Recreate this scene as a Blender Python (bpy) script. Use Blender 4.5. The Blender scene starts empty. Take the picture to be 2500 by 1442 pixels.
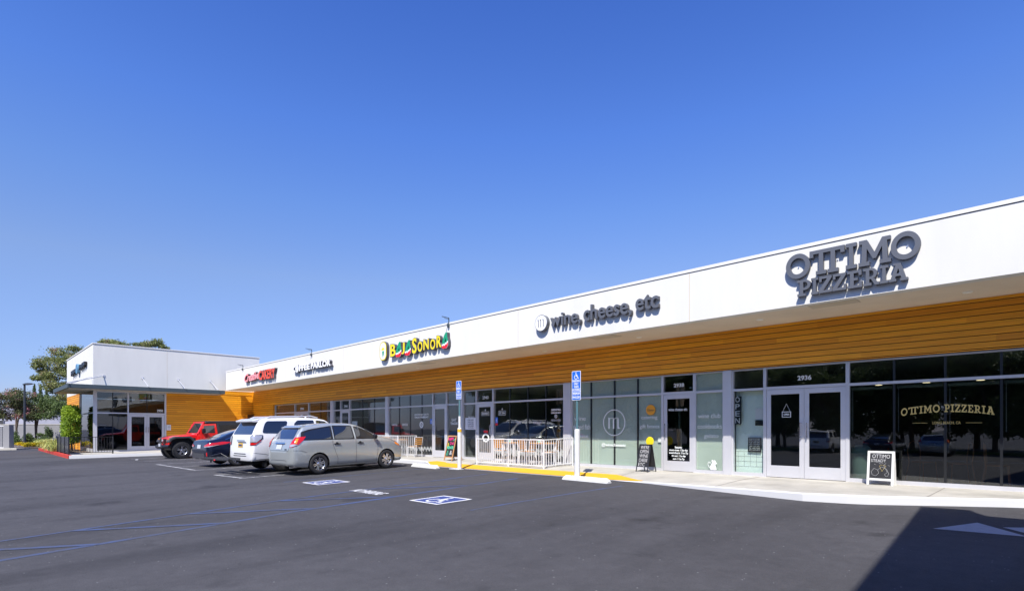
import bpy, bmesh, math, random
from mathutils import Vector, Matrix, geometry
from mathutils.bvhtree import BVHTree
R = math.radians
random.seed(7)
# ---------------------------------------------------------------- camera
scene = bpy.context.scene
cam = bpy.data.cameras.new("camera"); camo = bpy.data.objects.new("camera", cam)
scene.collection.objects.link(camo); scene.camera = camo
camo.location = (0, 0, 0); camo.rotation_euler = (R(90), 0, R(45))
cam.sensor_width = 36; cam.lens = 1340 / 2500 * 36
cam.shift_y = (1047 - 721) / 2500; cam.clip_start = 0.05; cam.clip_end = 3000
# ---------------------------------------------------------------- light
SUN = Vector((0.52, -1.0, 1.42)).normalized()          # towards the sun
w = bpy.data.worlds.new("World"); scene.world = w; w.use_nodes = True
wn = w.node_tree; wn.nodes.clear()
sky = wn.nodes.new('ShaderNodeTexSky'); sky.sky_type = 'NISHITA'; sky.sun_disc = False
sky.sun_elevation = math.asin(SUN.z); sky.sun_rotation = math.atan2(SUN.x, SUN.y)
sky.altitude = 0; sky.air_density = 1.0; sky.dust_density = 0.35; sky.ozone_density = 3.0
stc = wn.nodes.new('ShaderNodeTexCoord'); ssp = wn.nodes.new('ShaderNodeSeparateXYZ'); srm = wn.nodes.new('ShaderNodeValToRGB')
wn.links.new(stc.outputs['Generated'], ssp.inputs[0]); wn.links.new(ssp.outputs['Z'], srm.inputs[0])
el = srm.color_ramp.elements; el[0].position = 0.0; el[0].color = (.34, .36, .60, 1); el[1].position = 1.0; el[1].color = (.28, .42, .84, 1)
for p_, c_ in ((.081, (.385, .415, .61)), (.25, (.56, .56, .685)), (.36, (.485, .59, .84)), (.467, (.40, .565, .96)), (.615, (.30, .475, .93))):
    e_ = el.new(p_); e_.color = (*c_, 1)
hsv = wn.nodes.new('ShaderNodeVectorMath'); hsv.operation = 'MULTIPLY'
bg = wn.nodes.new('ShaderNodeBackground'); bg.inputs[1].default_value = 0.147
wo = wn.nodes.new('ShaderNodeOutputWorld')
wn.links.new(sky.outputs[0], hsv.inputs[0]); wn.links.new(srm.outputs[0], hsv.inputs[1]); wn.links.new(hsv.outputs[0], bg.inputs[0]); wn.links.new(bg.outputs[0], wo.inputs[0])
sl = bpy.data.lights.new("sun", 'SUN'); sl.energy = 4.3; sl.angle = R(0.53); sl.color = (1.0, 0.955, 0.88)
so = bpy.data.objects.new("sun", sl); scene.collection.objects.link(so)
so.rotation_euler = SUN.to_track_quat('Z', 'Y').to_euler()
scene.view_settings.view_transform = 'Standard'; scene.view_settings.look = 'None'
scene.view_settings.exposure = 0.72; scene.view_settings.gamma = 1.0
# ---------------------------------------------------------------- helpers
F = 1340.0; CX = 1250.0; HY = 1047.0; K = math.sqrt(.5)
YG = 14.5; YW = 14.36; YF = 12.45; XW = -40.1; YE = 5.39; ZS = -1.21; ZWS = -1.36
GZ0, GS = -1.60, 0.02
def gz(y):
    return GZ0 + GS * max(-12.0, min(12.4, y))
def ray(px, py):
    u = (px - CX) / F
    return Vector((K * (u - 1), K * (1 + u), (HY - py) / F))
def G(px, py):                      # point of the sloping asphalt seen at a pixel
    d = ray(px, py); return d * (GZ0 / (d.z - GS * d.y))
def GZ(px, py, z):
    d = ray(px, py); return d * (z / d.z)
def onY(px, py, Y):                 # point of a plane parallel to the shop fronts
    d = ray(px, py); return d * (Y / d.y)
def onX(px, py, X):
    d = ray(px, py); return d * (X / d.x)
def fx(px, Y=YG): return onY(px, HY, Y).x

MATS = {}
def mat(name, color, rough=0.6, metal=0.0, coat=0.0, spec=0.5, emit=None, bump=None, mottle=None, speck=None):
    m = bpy.data.materials.new(name); m.use_nodes = True; nt = m.node_tree; b = nt.nodes['Principled BSDF']
    b.inputs['Base Color'].default_value = (*color, 1); b.inputs['Roughness'].default_value = rough
    b.inputs['Metallic'].default_value = metal; b.inputs['Coat Weight'].default_value = coat
    b.inputs['Coat Roughness'].default_value = 0.03
    b.inputs['Specular IOR Level'].default_value = spec
    if emit: b.inputs['Emission Color'].default_value = (*emit[0], 1); b.inputs['Emission Strength'].default_value = emit[1]
    if mottle or bump:
        tc = nt.nodes.new('ShaderNodeTexCoord')
    if mottle:                      # (scale, amount)
        n = nt.nodes.new('ShaderNodeTexNoise'); n.inputs['Scale'].default_value = mottle[0]; n.inputs['Detail'].default_value = 6
        n.inputs['Roughness'].default_value = 0.6
        r = nt.nodes.new('ShaderNodeMapRange'); r.inputs[1].default_value = .3; r.inputs[2].default_value = .7
        r.inputs[3].default_value = 1 - mottle[1]; r.inputs[4].default_value = 1 + mottle[1]
        mx = nt.nodes.new('ShaderNodeVectorMath'); mx.operation = 'SCALE'; mx.inputs[0].default_value = color
        nt.links.new(tc.outputs['Object'], n.inputs['Vector']); nt.links.new(n.outputs[0], r.inputs[0])
        nt.links.new(r.outputs[0], mx.inputs['Scale']); nt.links.new(mx.outputs[0], b.inputs['Base Color'])
    if bump:                        # (scale, strength)
        n = nt.nodes.new('ShaderNodeTexNoise'); n.inputs['Scale'].default_value = bump[0]; n.inputs['Detail'].default_value = 5
        bp = nt.nodes.new('ShaderNodeBump'); bp.inputs['Strength'].default_value = bump[1]; bp.inputs['Distance'].default_value = 0.02
        nt.links.new(tc.outputs['Object'], n.inputs['Vector']); nt.links.new(n.outputs[0], bp.inputs['Height']); nt.links.new(bp.outputs[0], b.inputs['Normal'])
    MATS[name] = m; return m
def glass(name, tint, extra=0.0, rough=0.0):
    m = bpy.data.materials.new(name); m.use_nodes = True; nt = m.node_tree; nt.nodes.clear()
    o = nt.nodes.new('ShaderNodeOutputMaterial'); mx = nt.nodes.new('ShaderNodeMixShader')
    t = nt.nodes.new('ShaderNodeBsdfTransparent'); t.inputs[0].default_value = (*tint, 1)
    g = nt.nodes.new('ShaderNodeBsdfGlossy'); g.inputs['Roughness'].default_value = rough
    ge = nt.nodes.new('ShaderNodeNewGeometry'); dt = nt.nodes.new('ShaderNodeVectorMath'); dt.operation = 'DOT_PRODUCT'
    nt.links.new(ge.outputs['Incoming'], dt.inputs[0]); nt.links.new(ge.outputs['Normal'], dt.inputs[1])
    ab = nt.nodes.new('ShaderNodeMath'); ab.operation = 'ABSOLUTE'; nt.links.new(dt.outputs['Value'], ab.inputs[0])
    om = nt.nodes.new('ShaderNodeMath'); om.operation = 'SUBTRACT'; om.inputs[0].default_value = 1.0; nt.links.new(ab.outputs[0], om.inputs[1])
    pw = nt.nodes.new('ShaderNodeMath'); pw.operation = 'POWER'; pw.inputs[1].default_value = 4.0; nt.links.new(om.outputs[0], pw.inputs[0])
    fr = nt.nodes.new('ShaderNodeMath'); fr.operation = 'MULTIPLY'; fr.inputs[1].default_value = .9; nt.links.new(pw.outputs[0], fr.inputs[0])
    a = nt.nodes.new('ShaderNodeMath'); a.operation = 'ADD'; a.inputs[1].default_value = .05 + extra; a.use_clamp = True
    # slight waviness of the sheet
    tc = nt.nodes.new('ShaderNodeTexCoord'); n = nt.nodes.new('ShaderNodeTexNoise'); n.inputs['Scale'].default_value = 1.1; n.inputs['Detail'].default_value = 1
    bp = nt.nodes.new('ShaderNodeBump'); bp.inputs['Strength'].default_value = 0.06; bp.inputs['Distance'].default_value = 0.03
    nt.links.new(tc.outputs['Object'], n.inputs['Vector']); nt.links.new(n.outputs[0], bp.inputs['Height']); nt.links.new(bp.outputs[0], g.inputs['Normal'])
    nt.links.new(fr.outputs[0], a.inputs[0]); nt.links.new(a.outputs[0], mx.inputs[0])
    nt.links.new(t.outputs[0], mx.inputs[1]); nt.links.new(g.outputs[0], mx.inputs[2]); nt.links.new(mx.outputs[0], o.inputs[0])
    MATS[name] = m; return m
def leafmat(name, c1, c2, c3=None):
    m = bpy.data.materials.new(name); m.use_nodes = True; nt = m.node_tree; b = nt.nodes['Principled BSDF']
    tc = nt.nodes.new('ShaderNodeTexCoord'); n = nt.nodes.new('ShaderNodeTexNoise'); n.inputs['Scale'].default_value = 0.9; n.inputs['Detail'].default_value = 8
    n.inputs['Roughness'].default_value = .75
    cr = nt.nodes.new('ShaderNodeValToRGB'); e = cr.color_ramp.elements
    e[0].position = .38; e[0].color = (*c1, 1); e[1].position = .54; e[1].color = (*c2, 1)
    if c3: x = e.new(.60); x.color = (*c3, 1)
    nt.links.new(tc.outputs['Object'], n.inputs['Vector']); nt.links.new(n.outputs[0], cr.inputs[0]); nt.links.new(cr.outputs[0], b.inputs['Base Color'])
    b.inputs['Roughness'].default_value = .6
    o = nt.nodes['Material Output']; tr = nt.nodes.new('ShaderNodeBsdfTranslucent'); mx = nt.nodes.new('ShaderNodeMixShader'); mx.inputs[0].default_value = .3
    nt.links.new(cr.outputs[0], tr.inputs[0]); nt.links.new(b.outputs[0], mx.inputs[1]); nt.links.new(tr.outputs[0], mx.inputs[2]); nt.links.new(mx.outputs[0], o.inputs[0])
    MATS[name] = m; return m

mat('stucco', (.69, .68, .64), .9, bump=(90, .10), mottle=(1.0, .04))
_nt = MATS['stucco'].node_tree; _tc = [n for n in _nt.nodes if n.type == 'TEX_COORD'][0]
_mp = _nt.nodes.new('ShaderNodeMapping'); _mp.inputs['Scale'].default_value = (1.6, 1.6, .35); _nt.links.new(_tc.outputs['Object'], _mp.inputs[0])
for _n in [n for n in _nt.nodes if n.type == 'TEX_NOISE' and abs(n.inputs['Scale'].default_value - 1.0) < .01]: _nt.links.new(_mp.outputs[0], _n.inputs['Vector'])
mat('soffit', (.74, .64, .50), .9, bump=(30, .3), mottle=(.9, .07))
mat('soffit_panel', (.58, .50, .38), .9)
mat('coping', (.70, .69, .66), .6)
mat('reveal', (.20, .18, .16), .8)
mat('aluminium', (.62, .62, .645), .38, metal=.35, mottle=(3, .03))
mat('black_frame', (.012, .013, .015), .35)
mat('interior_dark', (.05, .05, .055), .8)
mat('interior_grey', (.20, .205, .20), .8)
mat('interior_mint', (.72, .83, .76), .7, mottle=(1.5, .05))
mat('film', (.52, .58, .50), .55, mottle=(.7, .10))
mat('interior_floor', (.18, .17, .16), .4)
mat('canopy', (.055, .075, .085), .5, mottle=(2, .05))
mat('canopy_soffit', (.42, .40, .37), .8)
mat('concrete', (.42, .40, .35), .9, bump=(25, .25), mottle=(1.3, .20))
mat('white_paint', (.68, .68, .66), .6, mottle=(6, .10))
mat('white_metal', (.70, .70, .70), .4)
mat('letter_grey', (.105, .112, .13), .45)
mat('letter_dark', (.09, .09, .10), .5)
mat('dark_side', (.07, .068, .08), .6)
mat('white_letter', (.85, .85, .85), .5)
mat('white_vinyl', (.75, .78, .76), .6)
mat('gold_vinyl', (.62, .48, .16), .5)
mat('black', (.012, .012, .014), .4)
mat('black_metal', (.014, .014, .017), .4, coat=.2)
mat('yellow', (.85, .66, .01), .5)
mat('green', (.01, .30, .15), .5)
mat('red', (.72, .02, .03), .5)
mat('cakery_red', (.80, .07, .03), .5)
mat('pink', (.80, .38, .42), .5)
mat('wood_trim', (.42, .22, .09), .6, mottle=(8, .15))
mat('chalk', (.02, .02, .022), .6, mottle=(5, .3))
mat('sign_blue', (.01, .13, .60), .4)
mat('pole_green', (.10, .20, .22), .45, metal=.2)
mat('tyre', (.022, .022, .024), .75, bump=(40, .2))
mat('rim', (.62, .63, .66), .25, metal=.9)
mat('rim_dark', (.06, .06, .065), .4, metal=.5)
mat('underbody', (.008, .008, .009), .8)
mat('paint_silver', (.50, .53, .52), .27, metal=.55, coat=1.0)
mat('paint_white', (.72, .72, .72), .35, coat=1.0)
mat('paint_navy', (.006, .010, .026), .3, metal=.2, coat=1.0)
mat('paint_red', (.78, .010, .006), .3, coat=1.0)
mat('car_plastic', (.05, .05, .055), .6)
mat('hardtop', (.022, .023, .027), .55)
mat('car_glass', (.012, .015, .02), .02, coat=1.0, spec=1.0)
mat('car_glass_blue', (.02, .03, .06), .02, coat=1.0, spec=1.0)
mat('lamp_red', (.55, .01, .008), .12, coat=1.0)
mat('lamp_clear', (.45, .45, .48), .1, metal=.3, coat=1.0)
mat('lamp_amber', (.85, .25, .01), .2, coat=1.0)
mat('chrome', (.8, .8, .82), .08, metal=1.0)
mat('plate', (.50, .52, .56), .4)
mat('plate_yellow', (.75, .45, .02), .4)
mat('plate_dark', (.03, .05, .15), .4)
mat('chair_wood', (.55, .26, .06), .5, mottle=(9, .15))
mat('kerb_red', (.50, .04, .02), .6, mottle=(3, .2))
mat('wall_grey', (.24, .24, .25), .9, mottle=(1, .06), bump=(20, .2))
mat('house_wall', (.36, .36, .42), .9, mottle=(1, .05))
mat('roof_grey', (.20, .20, .23), .9, mottle=(2, .08))
mat('bark', (.10, .07, .05), .9, bump=(20, .5))
mat('lamp_post', (.035, .04, .05), .5)
mat('mint_bin', (.42, .56, .44), .4)
mat('copper', (.45, .20, .10), .35, metal=.5)
mat('blind', (.30, .36, .34), .6)
mat('soil', (.10, .07, .05), .95, bump=(15, .5))
mat('paper', (.75, .75, .76), .6)
mat('black_print', (.05, .05, .05), .6)
mat('magenta', (.75, .03, .20), .6); mat('chalk_green', (.10, .60, .35), .6); mat('chalk_white', (.50, .50, .50), .7)
mat('orange_disc', (.75, .33, .02), .5)
mat('light_blue', (.10, .24, .38), .5)
mat('oil', (.022, .022, .025), .5, mottle=(6, .3))
mat('lit_lamp', (.9, .8, .6), .5, emit=((1.0, .78, .45), 2.5))
mat('light_disc', (.9, .88, .8), .5)
glass('glass', (.93, .955, .945), extra=.03)
glass('glass_dark', (.62, .66, .67), extra=.05)
leafmat('leaf_bright', (.10, .20, .01), (.30, .42, .03))
leafmat('leaf_dark', (.04, .07, .02), (.13, .19, .055))
leafmat('leaf_mid', (.04, .075, .015), (.14, .19, .05))
leafmat('leaf_olive', (.12, .15, .045), (.28, .31, .10), (.34, .24, .16))
leafmat('leaf_pink', (.06, .09, .03), (.17, .17, .07), (.62, .24, .28))
leafmat('leaf_flower', (.18, .22, .015), (.70, .52, .01), (.80, .48, .01))
leafmat('leaf_striped', (.24, .30, .06), (.66, .66, .24))
leafmat('lawn_green', (.04, .09, .012), (.09, .16, .025))

def wood_mat():
    m = bpy.data.materials.new('siding'); m.use_nodes = True; nt = m.node_tree; b = nt.nodes['Principled BSDF']; L = nt.links
    tc = nt.nodes.new('ShaderNodeTexCoord'); sep = nt.nodes.new('ShaderNodeSeparateXYZ'); L.new(tc.outputs['Object'], sep.inputs[0])
    d = nt.nodes.new('ShaderNodeMath'); d.operation = 'DIVIDE'; d.inputs[1].default_value = .1335; L.new(sep.outputs['Z'], d.inputs[0])
    fl = nt.nodes.new('ShaderNodeMath'); fl.operation = 'FLOOR'; L.new(d.outputs[0], fl.inputs[0])
    s = nt.nodes.new('ShaderNodeMath'); s.operation = 'ADD'; L.new(sep.outputs['X'], s.inputs[0]); L.new(sep.outputs['Y'], s.inputs[1])
    # boards change tone along the run as well
    ad = nt.nodes.new('ShaderNodeMath'); ad.operation = 'MULTIPLY_ADD'; L.new(fl.outputs[0], ad.inputs[0]); ad.inputs[1].default_value = 1.37; L.new(s.outputs[0], ad.inputs[2])
    d2 = nt.nodes.new('ShaderNodeMath'); d2.operation = 'DIVIDE'; d2.inputs[1].default_value = 3.66; L.new(ad.outputs[0], d2.inputs[0])
    f2 = nt.nodes.new('ShaderNodeMath'); f2.operation = 'FLOOR'; L.new(d2.outputs[0], f2.inputs[0])
    cb = nt.nodes.new('ShaderNodeCombineXYZ'); L.new(fl.outputs[0], cb.inputs[0]); L.new(f2.outputs[0], cb.inputs[1])
    wn_ = nt.nodes.new('ShaderNodeTexWhiteNoise'); L.new(cb.outputs[0], wn_.inputs['Vector'])
    cr = nt.nodes.new('ShaderNodeValToRGB'); e = cr.color_ramp.elements
    e[0].color = (.70, .265, .008, 1); e[1].color = (.90, .395, .014, 1); L.new(wn_.outputs['Value'], cr.inputs[0])
    mp = nt.nodes.new('ShaderNodeMapping'); mp.inputs['Scale'].default_value = (.8, .8, 40); L.new(tc.outputs['Object'], mp.inputs[0])
    n = nt.nodes.new('ShaderNodeTexNoise'); n.inputs['Scale'].default_value = 1.4; n.inputs['Detail'].default_value = 8; n.inputs['Roughness'].default_value = .65
    L.new(mp.outputs[0], n.inputs['Vector'])
    mr = nt.nodes.new('ShaderNodeMapRange'); mr.inputs[1].default_value = .3; mr.inputs[2].default_value = .7; mr.inputs[3].default_value = .74; mr.inputs[4].default_value = 1.22; L.new(n.outputs[0], mr.inputs[0])
    sc = nt.nodes.new('ShaderNodeVectorMath'); sc.operation = 'SCALE'; L.new(cr.outputs[0], sc.inputs[0]); L.new(mr.outputs[0], sc.inputs['Scale'])
    L.new(sc.outputs[0], b.inputs['Base Color']); b.inputs['Roughness'].default_value = .5
    MATS['siding'] = m
wood_mat()
mat('groove', (.07, .022, .004), .8)
def asphalt_mat():
    m = bpy.data.materials.new('asphalt'); m.use_nodes = True; nt = m.node_tree; b = nt.nodes['Principled BSDF']; L = nt.links
    tc = nt.nodes.new('ShaderNodeTexCoord')
    def noise(sc, det, ro=.6, src=None):
        n = nt.nodes.new('ShaderNodeTexNoise'); n.inputs['Scale'].default_value = sc; n.inputs['Detail'].default_value = det; n.inputs['Roughness'].default_value = ro
        L.new((src or tc).outputs[0 if src else 'Object'], n.inputs['Vector']); return n
    def rng(a, lo, hi, o0, o1):
        r = nt.nodes.new('ShaderNodeMapRange'); r.inputs[1].default_value = lo; r.inputs[2].default_value = hi; r.inputs[3].default_value = o0; r.inputs[4].default_value = o1
        L.new(a.outputs[0], r.inputs[0]); return r
    def mul(a, c):
        k = nt.nodes.new('ShaderNodeMath'); k.operation = 'MULTIPLY'; L.new(a.outputs[0], k.inputs[0]); L.new(c.outputs[0], k.inputs[1]); return k
    big = rng(noise(.22, 5, .62), .3, .7, .84, 1.16)
    mp = nt.nodes.new('ShaderNodeMapping'); mp.inputs['Scale'].default_value = (1.6, .28, 1); mp.inputs['Rotation'].default_value = (0, 0, R(62)); L.new(tc.outputs['Object'], mp.inputs[0])
    streak = rng(noise(.55, 5, .6, mp), .50, .68, 1.04, .76)          # tyre-worn, sealed streaks
    fine = rng(noise(75, 3, .7), .3, .7, .80, 1.22)
    mid = rng(noise(5, 6, .75), .3, .7, .86, 1.14)
    vo = nt.nodes.new('ShaderNodeTexVoronoi'); vo.inputs['Scale'].default_value = 34; L.new(tc.outputs['Object'], vo.inputs['Vector'])
    wv = nt.nodes.new('ShaderNodeSeparateColor'); L.new(vo.outputs['Color'], wv.inputs[0])
    sp1 = nt.nodes.new('ShaderNodeMath'); sp1.operation = 'GREATER_THAN'; sp1.inputs[1].default_value = .992; L.new(wv.outputs[0], sp1.inputs[0])
    sp2 = nt.nodes.new('ShaderNodeMath'); sp2.operation = 'LESS_THAN'; sp2.inputs[1].default_value = .30; L.new(vo.outputs['Distance'], sp2.inputs[0])
    sp = nt.nodes.new('ShaderNodeMath'); sp.operation = 'MULTIPLY'; L.new(sp1.outputs[0], sp.inputs[0]); L.new(sp2.outputs[0], sp.inputs[1])
    # hairline cracks
    vc = nt.nodes.new('ShaderNodeTexVoronoi'); vc.feature = 'DISTANCE_TO_EDGE'; vc.inputs['Scale'].default_value = .30
    wp = noise(1.2, 6); va = nt.nodes.new('ShaderNodeVectorMath'); va.operation = 'SCALE'; va.inputs['Scale'].default_value = 1.6; L.new(wp.outputs['Color'], va.inputs[0])
    vb = nt.nodes.new('ShaderNodeVectorMath'); L.new(tc.outputs['Object'], vb.inputs[0]); L.new(va.outputs[0], vb.inputs[1]); L.new(vb.outputs[0], vc.inputs['Vector'])
    crk = rng(vc, .0, .0035, 1.0, 0.0); msk = rng(noise(.35, 3), .50, .55, 0.0, 1.0)
    ck = mul(crk, msk); ckr = rng(ck, 0, 1, 1.0, .60)
    oil = rng(noise(.75, 4, .55), .62, .72, 1.0, .62)
    v = mul(mul(mul(mul(mul(big, streak), fine), mid), ckr), oil)
    sc = nt.nodes.new('ShaderNodeVectorMath'); sc.operation = 'SCALE'; sc.inputs[0].default_value = (.0585, .0570, .0608); L.new(v.outputs[0], sc.inputs['Scale'])
    mx = nt.nodes.new('ShaderNodeMix'); mx.data_type = 'RGBA'; L.new(sp.outputs[0], mx.inputs[0]); L.new(sc.outputs[0], mx.inputs[6]); mx.inputs[7].default_value = (.22, .22, .22, 1)
    L.new(mx.outputs[2], b.inputs['Base Color']); b.inputs['Roughness'].default_value = .85; b.inputs['Specular IOR Level'].default_value = .3
    bp = nt.nodes.new('ShaderNodeBump'); bp.inputs['Strength'].default_value = .5; bp.inputs['Distance'].default_value = .01
    L.new(noise(60, 4).outputs[0], bp.inputs['Height']); L.new(bp.outputs[0], b.inputs['Normal'])
    MATS['asphalt'] = m
asphalt_mat()
def worn(name, color, sc=3.0, lo=.42, hi=.60, keep=.25):       # paint rubbed through to the asphalt
    m = bpy.data.materials.new(name); m.use_nodes = True; nt = m.node_tree; b = nt.nodes['Principled BSDF']; L = nt.links
    tc = nt.nodes.new('ShaderNodeTexCoord'); n = nt.nodes.new('ShaderNodeTexNoise'); n.inputs['Scale'].default_value = sc; n.inputs['Detail'].default_value = 12; n.inputs['Roughness'].default_value = .8
    L.new(tc.outputs['Object'], n.inputs['Vector'])
    r = nt.nodes.new('ShaderNodeMapRange'); r.inputs[1].default_value = lo; r.inputs[2].default_value = hi; r.inputs[3].default_value = keep; r.inputs[4].default_value = .9; L.new(n.outputs[0], r.inputs[0])
    mx = nt.nodes.new('ShaderNodeMix'); mx.data_type = 'RGBA'; L.new(r.outputs[0], mx.inputs[0]); mx.inputs[6].default_value = (.058, .058, .064, 1); mx.inputs[7].default_value = (*color, 1)
    L.new(mx.outputs[2], b.inputs['Base Color']); b.inputs['Roughness'].default_value = .8
    MATS[name] = m
worn('paint_line_white', (.42, .42, .42), 5, .38, .58, .20)
worn('paint_line_blue', (.042, .095, .28), 1.6, .42, .72, .10)
worn('paint_symbol_blue', (.03, .055, .22), 8, .25, .4, .5)
worn('paint_symbol_white', (.72, .72, .72), 8, .3, .42, .5)
worn('paint_arrow', (.40, .40, .42), 5, .3, .5, .6)
worn('kerb_white', (.68, .68, .67), 2.5, .28, .40, .75)
worn('paint_yellow', (.80, .41, .008), 5, .25, .40, .8)

COL = scene.collection
def tag(o, label=None, cat=None, group=None, kind=None):
    if label: o['label'] = label
    if cat: o['category'] = cat
    if group: o['group'] = group
    if kind: o['kind'] = kind
    return o
def thing(name, label, cat, loc=(0, 0, 0), rot=0, group=None):
    o = bpy.data.objects.new(name, None); COL.objects.link(o); o.location = loc; o.rotation_euler = (0, 0, rot); o.empty_display_size = .2
    return tag(o, label, cat, group)
def copy_tree(o, parent=None):
    c = o.copy(); COL.objects.link(c); c.parent = parent
    for ch in list(o.children): copy_tree(ch, c)
    return c
def accum(o):
    v = Vector((0, 0, 0))
    while o: v += o.location; o = o.parent
    return v
class MB:
    def __init__(s): s.v = []; s.f = []; s.m = []
    def add(s, vs, fs, mi=0):
        b = len(s.v); s.v += [Vector(x) for x in vs]; s.f += [tuple(b + i for i in f) for f in fs]; s.m += [mi] * len(fs); return s
    def box(s, x0, x1, y0, y1, z0, z1, mi=0):
        if x0 > x1: x0, x1 = x1, x0
        if y0 > y1: y0, y1 = y1, y0
        if z0 > z1: z0, z1 = z1, z0
        return s.add([(x0, y0, z0), (x1, y0, z0), (x1, y1, z0), (x0, y1, z0), (x0, y0, z1), (x1, y0, z1), (x1, y1, z1), (x0, y1, z1)],
                     [(0, 3, 2, 1), (4, 5, 6, 7), (0, 1, 5, 4), (1, 2, 6, 5), (2, 3, 7, 6), (3, 0, 4, 7)], mi)
    def tube(s, p0, p1, r, n=8, r2=None, mi=0):
        p0 = Vector(p0); p1 = Vector(p1); d = (p1 - p0)
        if d.length < 1e-6: return s
        d.normalize(); a = d.orthogonal().normalized(); b = d.cross(a); r2 = r if r2 is None else r2
        vs = [p0 + (a * math.cos(t) + b * math.sin(t)) * r for t in [2 * math.pi * i / n for i in range(n)]]
        vs += [p1 + (a * math.cos(t) + b * math.sin(t)) * r2 for t in [2 * math.pi * i / n for i in range(n)]]
        fs = [(i, (i + 1) % n, n + (i + 1) % n, n + i) for i in range(n)] + [tuple(range(n))[::-1], tuple(range(n, 2 * n))]
        return s.add(vs, fs, mi)
    def path(s, pts, r, n=8, mi=0):
        for a, b in zip(pts, pts[1:]): s.tube(a, b, r, n, mi=mi)
        return s
    def bar(s, p0, p1, w, h, mi=0, up=(0, 0, 1)):
        p0 = Vector(p0); p1 = Vector(p1); d = (p1 - p0).normalized(); u = Vector(up)
        if abs(d.dot(u)) > .99: u = Vector((1, 0, 0))
        a = d.cross(u).normalized(); b = a.cross(d)
        vs = [p + a * i * w / 2 + b * j * h / 2 for p in (p0, p1) for i, j in ((-1, -1), (1, -1), (1, 1), (-1, 1))]
        return s.add(vs, [(0, 1, 2, 3), (7, 6, 5, 4), (0, 4, 5, 1), (1, 5, 6, 2), (2, 6, 7, 3), (3, 7, 4, 0)], mi)
    def lathe(s, prof, c, axis='z', n=24, mi=0):
        c = Vector(c); vs = []; fs = []
        for r, h in prof:
            for i in range(n):
                t = 2 * math.pi * i / n; a, b = r * math.cos(t), r * math.sin(t)
                vs.append(c + (Vector((a, b, h)) if axis == 'z' else Vector((a, h, b)) if axis == 'y' else Vector((h, a, b))))
        for j in range(len(prof) - 1):
            for i in range(n): fs.append((j * n + i, j * n + (i + 1) % n, (j + 1) * n + (i + 1) % n, (j + 1) * n + i))
        return s.add(vs, fs, mi)
    def geo(s, g, fn, mi=0):
        vs, fs = g; return s.add([fn(*v) for v in vs], fs, mi)
    def prism(s, poly, fn, d, mi=0):       # poly in 2D, depth d along third axis
        n = len(poly); vs = [fn(x, y, 0) for x, y in poly] + [fn(x, y, d) for x, y in poly]
        return s.add(vs, [tuple(range(n))[::-1], tuple(range(n, 2 * n))] + [(i, (i + 1) % n, n + (i + 1) % n, n + i) for i in range(n)], mi)
    def build(s, name, mats, parent=None, smooth=False, local=False, bevel=0, fix=True):
        off = Vector((0, 0, 0)) if (parent is None or local) else accum(parent)
        me = bpy.data.meshes.new(name); me.from_pydata([tuple(v - off) for v in s.v], [], s.f)
        if isinstance(mats, str): mats = [mats]
        for k in mats: me.materials.append(MATS[k])
        for p, mi in zip(me.polygons, s.m): p.material_index = mi
        me.update()
        if fix:
            bm = bmesh.new(); bm.from_mesh(me); bmesh.ops.recalc_face_normals(bm, faces=bm.faces); bm.to_mesh(me); bm.free()
        if smooth:
            for p in me.polygons: p.use_smooth = True
            me.set_sharp_from_angle(angle=R(smooth if smooth is not True else 40))
        o = bpy.data.objects.new(name, me); COL.objects.link(o)
        if parent: o.parent = parent
        if bevel:
            b = o.modifiers.new('b', 'BEVEL'); b.width = bevel; b.segments = 2; b.limit_method = 'ANGLE'; b.angle_limit = R(40)
        return o
def front(Y): return lambda x, y, z: (x, Y - z, y)
def sidex(X): return lambda x, y, z: (X + z, x, y)

def _conv(cu):
    o = bpy.data.objects.new('tmp', cu); COL.objects.link(o)
    dg = bpy.context.evaluated_depsgraph_get(); me = bpy.data.meshes.new_from_object(o.evaluated_get(dg))
    vs = [tuple(v.co) for v in me.vertices]; fs = [tuple(p.vertices) for p in me.polygons]
    bpy.data.objects.remove(o); bpy.data.meshes.remove(me); bpy.data.curves.remove(cu)
    if vs:
        zm = min(v[2] for v in vs); vs = [(a, b, c - zm) for a, b, c in vs]
    return vs, fs
def text_geo(body, depth=.004, bold=0, shear=0, spacing=1.0):
    cu = bpy.data.curves.new('t', 'FONT'); cu.body = body; cu.size = 1; cu.extrude = depth / 2; cu.offset = bold; cu.shear = shear
    cu.space_character = spacing; cu.resolution_u = 3; cu.align_x = 'CENTER'; cu.space_line = .95
    return _conv(cu)
def loops_geo(loops, depth=.004):
    cu = bpy.data.curves.new('c', 'CURVE'); cu.dimensions = '2D'; cu.fill_mode = 'BOTH'; cu.extrude = depth / 2
    for lp in loops:
        sp = cu.splines.new('POLY'); sp.points.add(len(lp) - 1); sp.use_cyclic_u = True
        for i, p in enumerate(lp): sp.points[i].co = (p[0], p[1], 0, 1)
    return _conv(cu)
def fit(g, x0, x1, y0, y1):
    vs, fs = g
    if not vs: return g
    a0 = min(v[0] for v in vs); a1 = max(v[0] for v in vs); b0 = min(v[1] for v in vs); b1 = max(v[1] for v in vs)
    sx = (x1 - x0) / max(a1 - a0, 1e-6); sy = (y1 - y0) / max(b1 - b0, 1e-6)
    return [(x0 + (v[0] - a0) * sx, y0 + (v[1] - b0) * sy, v[2]) for v in vs], fs
def ellipse(cx, cy, rx, ry, n=36): return [(cx + rx * math.cos(2 * math.pi * i / n), cy + ry * math.sin(2 * math.pi * i / n)) for i in range(n)]
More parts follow.
